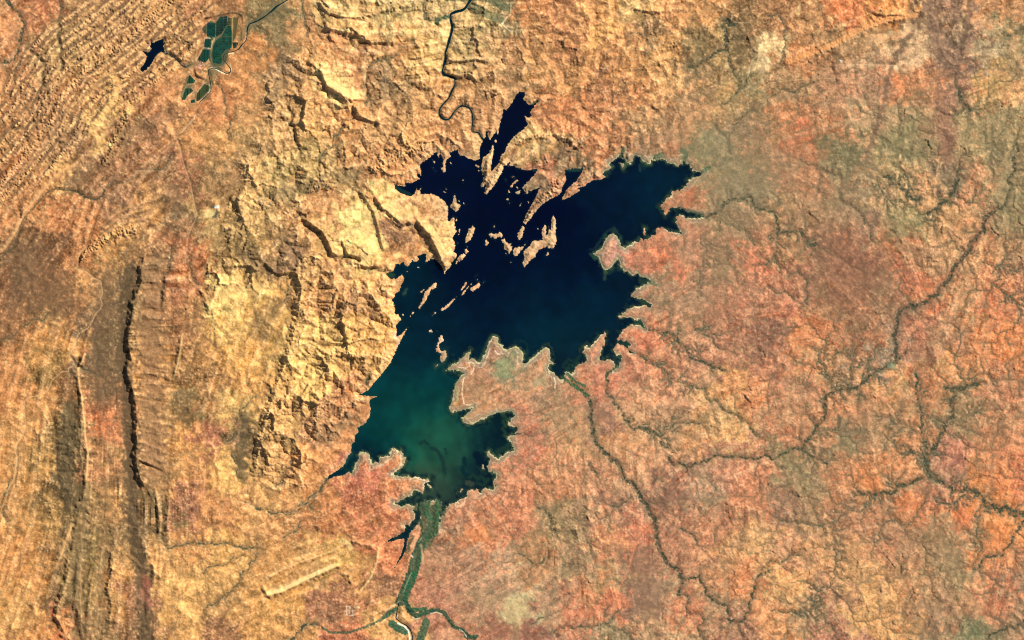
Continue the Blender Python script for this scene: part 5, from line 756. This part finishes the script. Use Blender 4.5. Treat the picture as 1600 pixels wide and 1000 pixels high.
def ribbon(name, pts, half, col, lab, mat=None, z=0.10, vary=.2, seed=0):
    q = smooth_line(pts); d = np.gradient(q, axis=0); d /= np.hypot(d[:, 0], d[:, 1])[:, None]; nrm = np.stack([-d[:, 1], d[:, 0]], -1)
    r = np.random.default_rng(seed); h = np.interp(np.linspace(0, 1, len(q)), np.linspace(0, 1, len(half)), half)
    wv = np.convolve(r.normal(0, 1, len(q)+8), np.ones(9)/9, 'valid')*3*vary
    h = h*(1+np.clip(wv, -.5, .6))
    a = q+nrm*h[:, None]; b = q-nrm*h[:, None]; n = len(q)
    co = np.concatenate([np.stack([wx(a[:, 0]), wy(a[:, 1]), np.full(n, z*K)], -1), np.stack([wx(b[:, 0]), wy(b[:, 1]), np.full(n, z*K)], -1)])
    i = np.arange(n-1); f = np.stack([i, i+1, i+1+n, i+n], -1)
    me = new_mesh(name, co, f, np.tile(np.array(col, np.float32), (2*n, 1)), mat or M_WATER)
    return link(name, me, kind='structure', label=lab)
ribbon('river', ORD_N, [2.0, 1.8, 1.7, 1.4, 1.15, 1.05, 1.0, 1.05], (5, 34, 42), 'dark winding river flowing from the top edge down to the lake\'s northern arm')
ribbon('river', DUNHAM, [1.1, 1.0, .9, .7], (10, 44, 44), 'smooth dark river curving past the right side of the farm fields')
ribbon('river', DUNHAM2[:20], [.5, .6, .5], (30, 52, 42), 'thin looping river with pale sandbanks below the farm fields')
ribbon('river', [(623, 943), (620.5, 955), (618.5, 966)]+[(x+1.7, y-.6) for x, y in DELTA_S[1:]], [.8, .7, .7, .6], (8, 34, 36), 'dark river bending round a white sandbank at the bottom edge')
ribbon('river', [(x+.9, y-1.2) for x, y in DELTA_E[10:]], [.5, .5, .6], (26, 66, 52), 'narrow green river meandering right from the delta at the bottom edge')
ribbon('stream', P("256,80 262,84 268,88 273,90 278,95 281,99 286,103 290,105"), [.9, .7, .8, .9], (24, 48, 50), 'short dark outlet stream running from the small reservoir towards the fields')

# ---------------------------------------------------------------- tree belts and wetland
green = np.zeros((ny, nx), np.float32)
for s, wd, col, al in GREEN:
    if al < .7: continue
    D, _, _, b = line_field(P(s), wd+3); green[b] = np.maximum(green[b], sstep(wd+.3, wd-.9, D+.5*m3[b]))
leaf = .04+.07*np.clip(band(31, 2.4, 5, .2), -1, 2)
cm = (face_mean(main_cr) > .6) & (FSD > 1) & (isle_f < 0)
link('creek_trees', patch(cm, H+np.clip(leaf, .03, .3), np.clip(C*(1+.12*m3)[..., None], 0, 255), M_CANOPY, 'creek_trees'), kind='stuff', label='dark belts of trees lining the creeks across the plains')
gm = (face_mean(green) > .6) & (face_min(sd) > .3) & ~cm
link('wetland', patch(gm, np.maximum(H, 0)+np.clip(leaf, .04, .3), np.clip(C*(1+.10*m3)[..., None], 0, 255), M_CANOPY, 'wetland'), kind='stuff', label='green reeds and floodplain woodland of the delta and river mouths')
print('water and plants', round(time.time()-T0, 1))

# ---------------------------------------------------------------- irrigated fields, each of several crop blocks
def clip_poly(p, axis, lim, keep_less):
    out = []
    for (a, b) in zip(p, p[1:]+p[:1]):
        ia = (a[axis] <= lim) == keep_less; ib = (b[axis] <= lim) == keep_less
        if ia: out.append(a)
        if ia != ib:
            t = (lim-a[axis])/(b[axis]-a[axis]); out.append((a[0]+t*(b[0]-a[0]), a[1]+t*(b[1]-a[1])))
    return out
def slab(name, poly, ox, oy, z0, z1, col, parent, mat):
    n = len(poly); co = []; 
    for z_ in (z0, z1):
        for x, y in poly: co.append((float(wx(x))-ox, float(wy(y))-oy, z_*K))
    me = bpy.data.meshes.new(name)
    fs = [list(range(n-1, -1, -1)), list(range(n, 2*n))]+[[i, (i+1) % n, n+(i+1) % n, n+i] for i in range(n)]
    me.from_pydata(co, [], fs)
    area = sum(a[0]*b[1]-b[0]*a[1] for a, b in zip(co[:n], co[1:n]+co[:1]))
    if area < 0: me.flip_normals()
    me.update()
    at = me.attributes.new('cover', 'FLOAT_COLOR', 'POINT')
    r4 = np.ones((2*n, 4), np.float32); r4[:, :3] = lin(col)*ALB; at.data.foreach_set('color', r4.ravel()); me.materials.append(mat)
    return link(name, me, parent)
FIELDS = [
 ("324,36 337,36.5 336.5,56.5 323,56", (14, 66, 56), 4, 3.2, 'dark green field, upper left of the farm, beside a straight pale track'),
 ("338,35 344,26 356,25 354,40 346,53 337.5,57", (22, 58, 48), 6, 4, 'dusky green field with a slanted right side at the top of the farm'),
 ("356.5,27 362,28 362,38.5 354.5,39.5", (66, 84, 58), 6, 5, 'small grey green field at the farm\'s upper right corner'),
 ("362,39.5 362,57 346.5,57 354.5,41", (18, 76, 58), 5, 2.6, 'green field narrowing upwards along the slanted farm track'),
 ("362,58 362,75 352,78 346,86 347,96 344,100 333,98 332,80 334,71 337,64 346,58", (12, 72, 58), 5, 2.6, 'largest dark green field filling the farm\'s lower right'),
 ("320.5,61 330,61 329,73.5 319,73.5", (12, 64, 50), 2.6, 14, 'small square green field between two pale tracks'),
 ("317,78 327,78 326,92 321,97 308,94", (12, 62, 50), 2.6, 20, 'slanted green field at the lower left of the farm above the sheds'),
 ("364.5,27 373,27 370,45 368,60 364.5,63", (118, 112, 66), 12, 40, 'olive fallow strip on the right side of the farm'),
 ("363.5,66 373,66 370,74 364.5,76", (28, 64, 48), 6, 6, 'small dark field by the river at the farm\'s right edge'),
 ("296,117 305,126 303,130 292,130", (14, 76, 54), 2.6, 20, 'upper of two small green fields below the farm'),
 ("290,138 299,138 302,142 292,150 289,156 284,156", (14, 74, 52), 2.6, 20, 'lower of two small green fields below the farm'),
 ("320,131 327,134 326,142 318,149 310,158 307,158 308,146", (52, 74, 42), 3, 30, 'long olive green field beside the looping river'),
 ("298,157 304,155 305,160 299,161", (30, 84, 58), 8, 8, 'smallest green plot, lowest of the farm fields'),
]
rr = np.random.default_rng(77)
for s, col, gxs, gys, lab in FIELDS:
    p = P(s); a = np.array(p); cx, cy = a.mean(0); ox, oy = float(wx(cx)), float(wy(cy))
    e = link('field', None, label=lab, category='field', group='irrigated fields of the farm'); e.location = (ox, oy, 0)
    x0, y0 = a.min(0); x1, y1 = a.max(0); e.empty_display_size = 1
    zt = float(max(bil(H, a[:, 0], a[:, 1]).max(), bil(H, [cx], [cy])[0], .05))+.06
    y = y0
    while y < y1:
        yb = min(y+gys, y1); x = x0
        while x < x1:
            xb = min(x+gxs, x1)
            q = clip_poly(clip_poly(clip_poly(clip_poly(p, 0, x+.12, False), 0, xb-.12, True), 1, y+.12, False), 1, yb-.12, True)
            if len(q) > 2:
                ar = abs(sum(u[0]*v[1]-v[0]*u[1] for u, v in zip(q, q[1:]+q[:1])))/2
                if ar > .5: slab('crop_block', q, ox, oy, -.3, zt+rr.uniform(0, .03), np.array(col)*rr.uniform(.72, 1.08)+rr.normal(0, 3, 3), e, M_CROP)
            x = xb
        y = yb
# sheds of the farm
for k, (x, y, ln, wd_, rot, col, lab) in enumerate([(309.5, 97, 1.3, .8, .4, (240, 205, 195), 'pale shed at the left end of the farm sheds'), (313, 96, 1.2, .8, .4, (205, 95, 80), 'red roofed shed nearest the slanted green field'), (316.5, 97.5, 1.2, .8, .2, (250, 225, 215), 'bright white shed in the middle of the farm sheds'), (319.5, 98, 1.1, .7, 1.2, (200, 100, 90), 'red roofed shed at the right end of the farm sheds'), (314, 102.5, 1.6, 1.0, .1, (255, 235, 225), 'largest white shed, lowest of the farm sheds'), (311.5, 104.5, 1.2, .8, .2, (230, 125, 110), 'pink roofed shed beside the largest white shed')]):
    e = link('shed', None, label=lab, category='shed', group='sheds of the farm'); zt = float(bil(H, [x], [y])[0])*K
    e.location = (float(wx(x)), float(wy(y)), zt); e.rotation_euler = (0, 0, rot)
    a, b_ = ln*K*.5, wd_*K*.5; h = .10
    co = np.array([(-a, -b_, -.1), (a, -b_, -.1), (a, b_, -.1), (-a, b_, -.1), (-a, -b_, h), (a, -b_, h), (a, b_, h), (-a, b_, h)])
    link('wall', new_mesh('wall', co, np.array([(0, 1, 5, 4), (1, 2, 6, 5), (2, 3, 7, 6), (3, 0, 4, 7)]), np.tile((215, 205, 190), (8, 1)), M_ROOF), e)
    co = np.array([(-a*1.05, -b_*1.1, h), (a*1.05, -b_*1.1, h), (a*1.05, b_*1.1, h), (-a*1.05, b_*1.1, h), (-a*1.05, 0, h*1.8), (a*1.05, 0, h*1.8)])
    link('roof', new_mesh('roof', co, np.array([(0, 1, 5, 4), (2, 3, 4, 5), (1, 2, 5, 5), (3, 0, 4, 4)])[:2], np.tile(col, (6, 1)), M_ROOF), e)
print('built', round(time.time()-T0, 1))
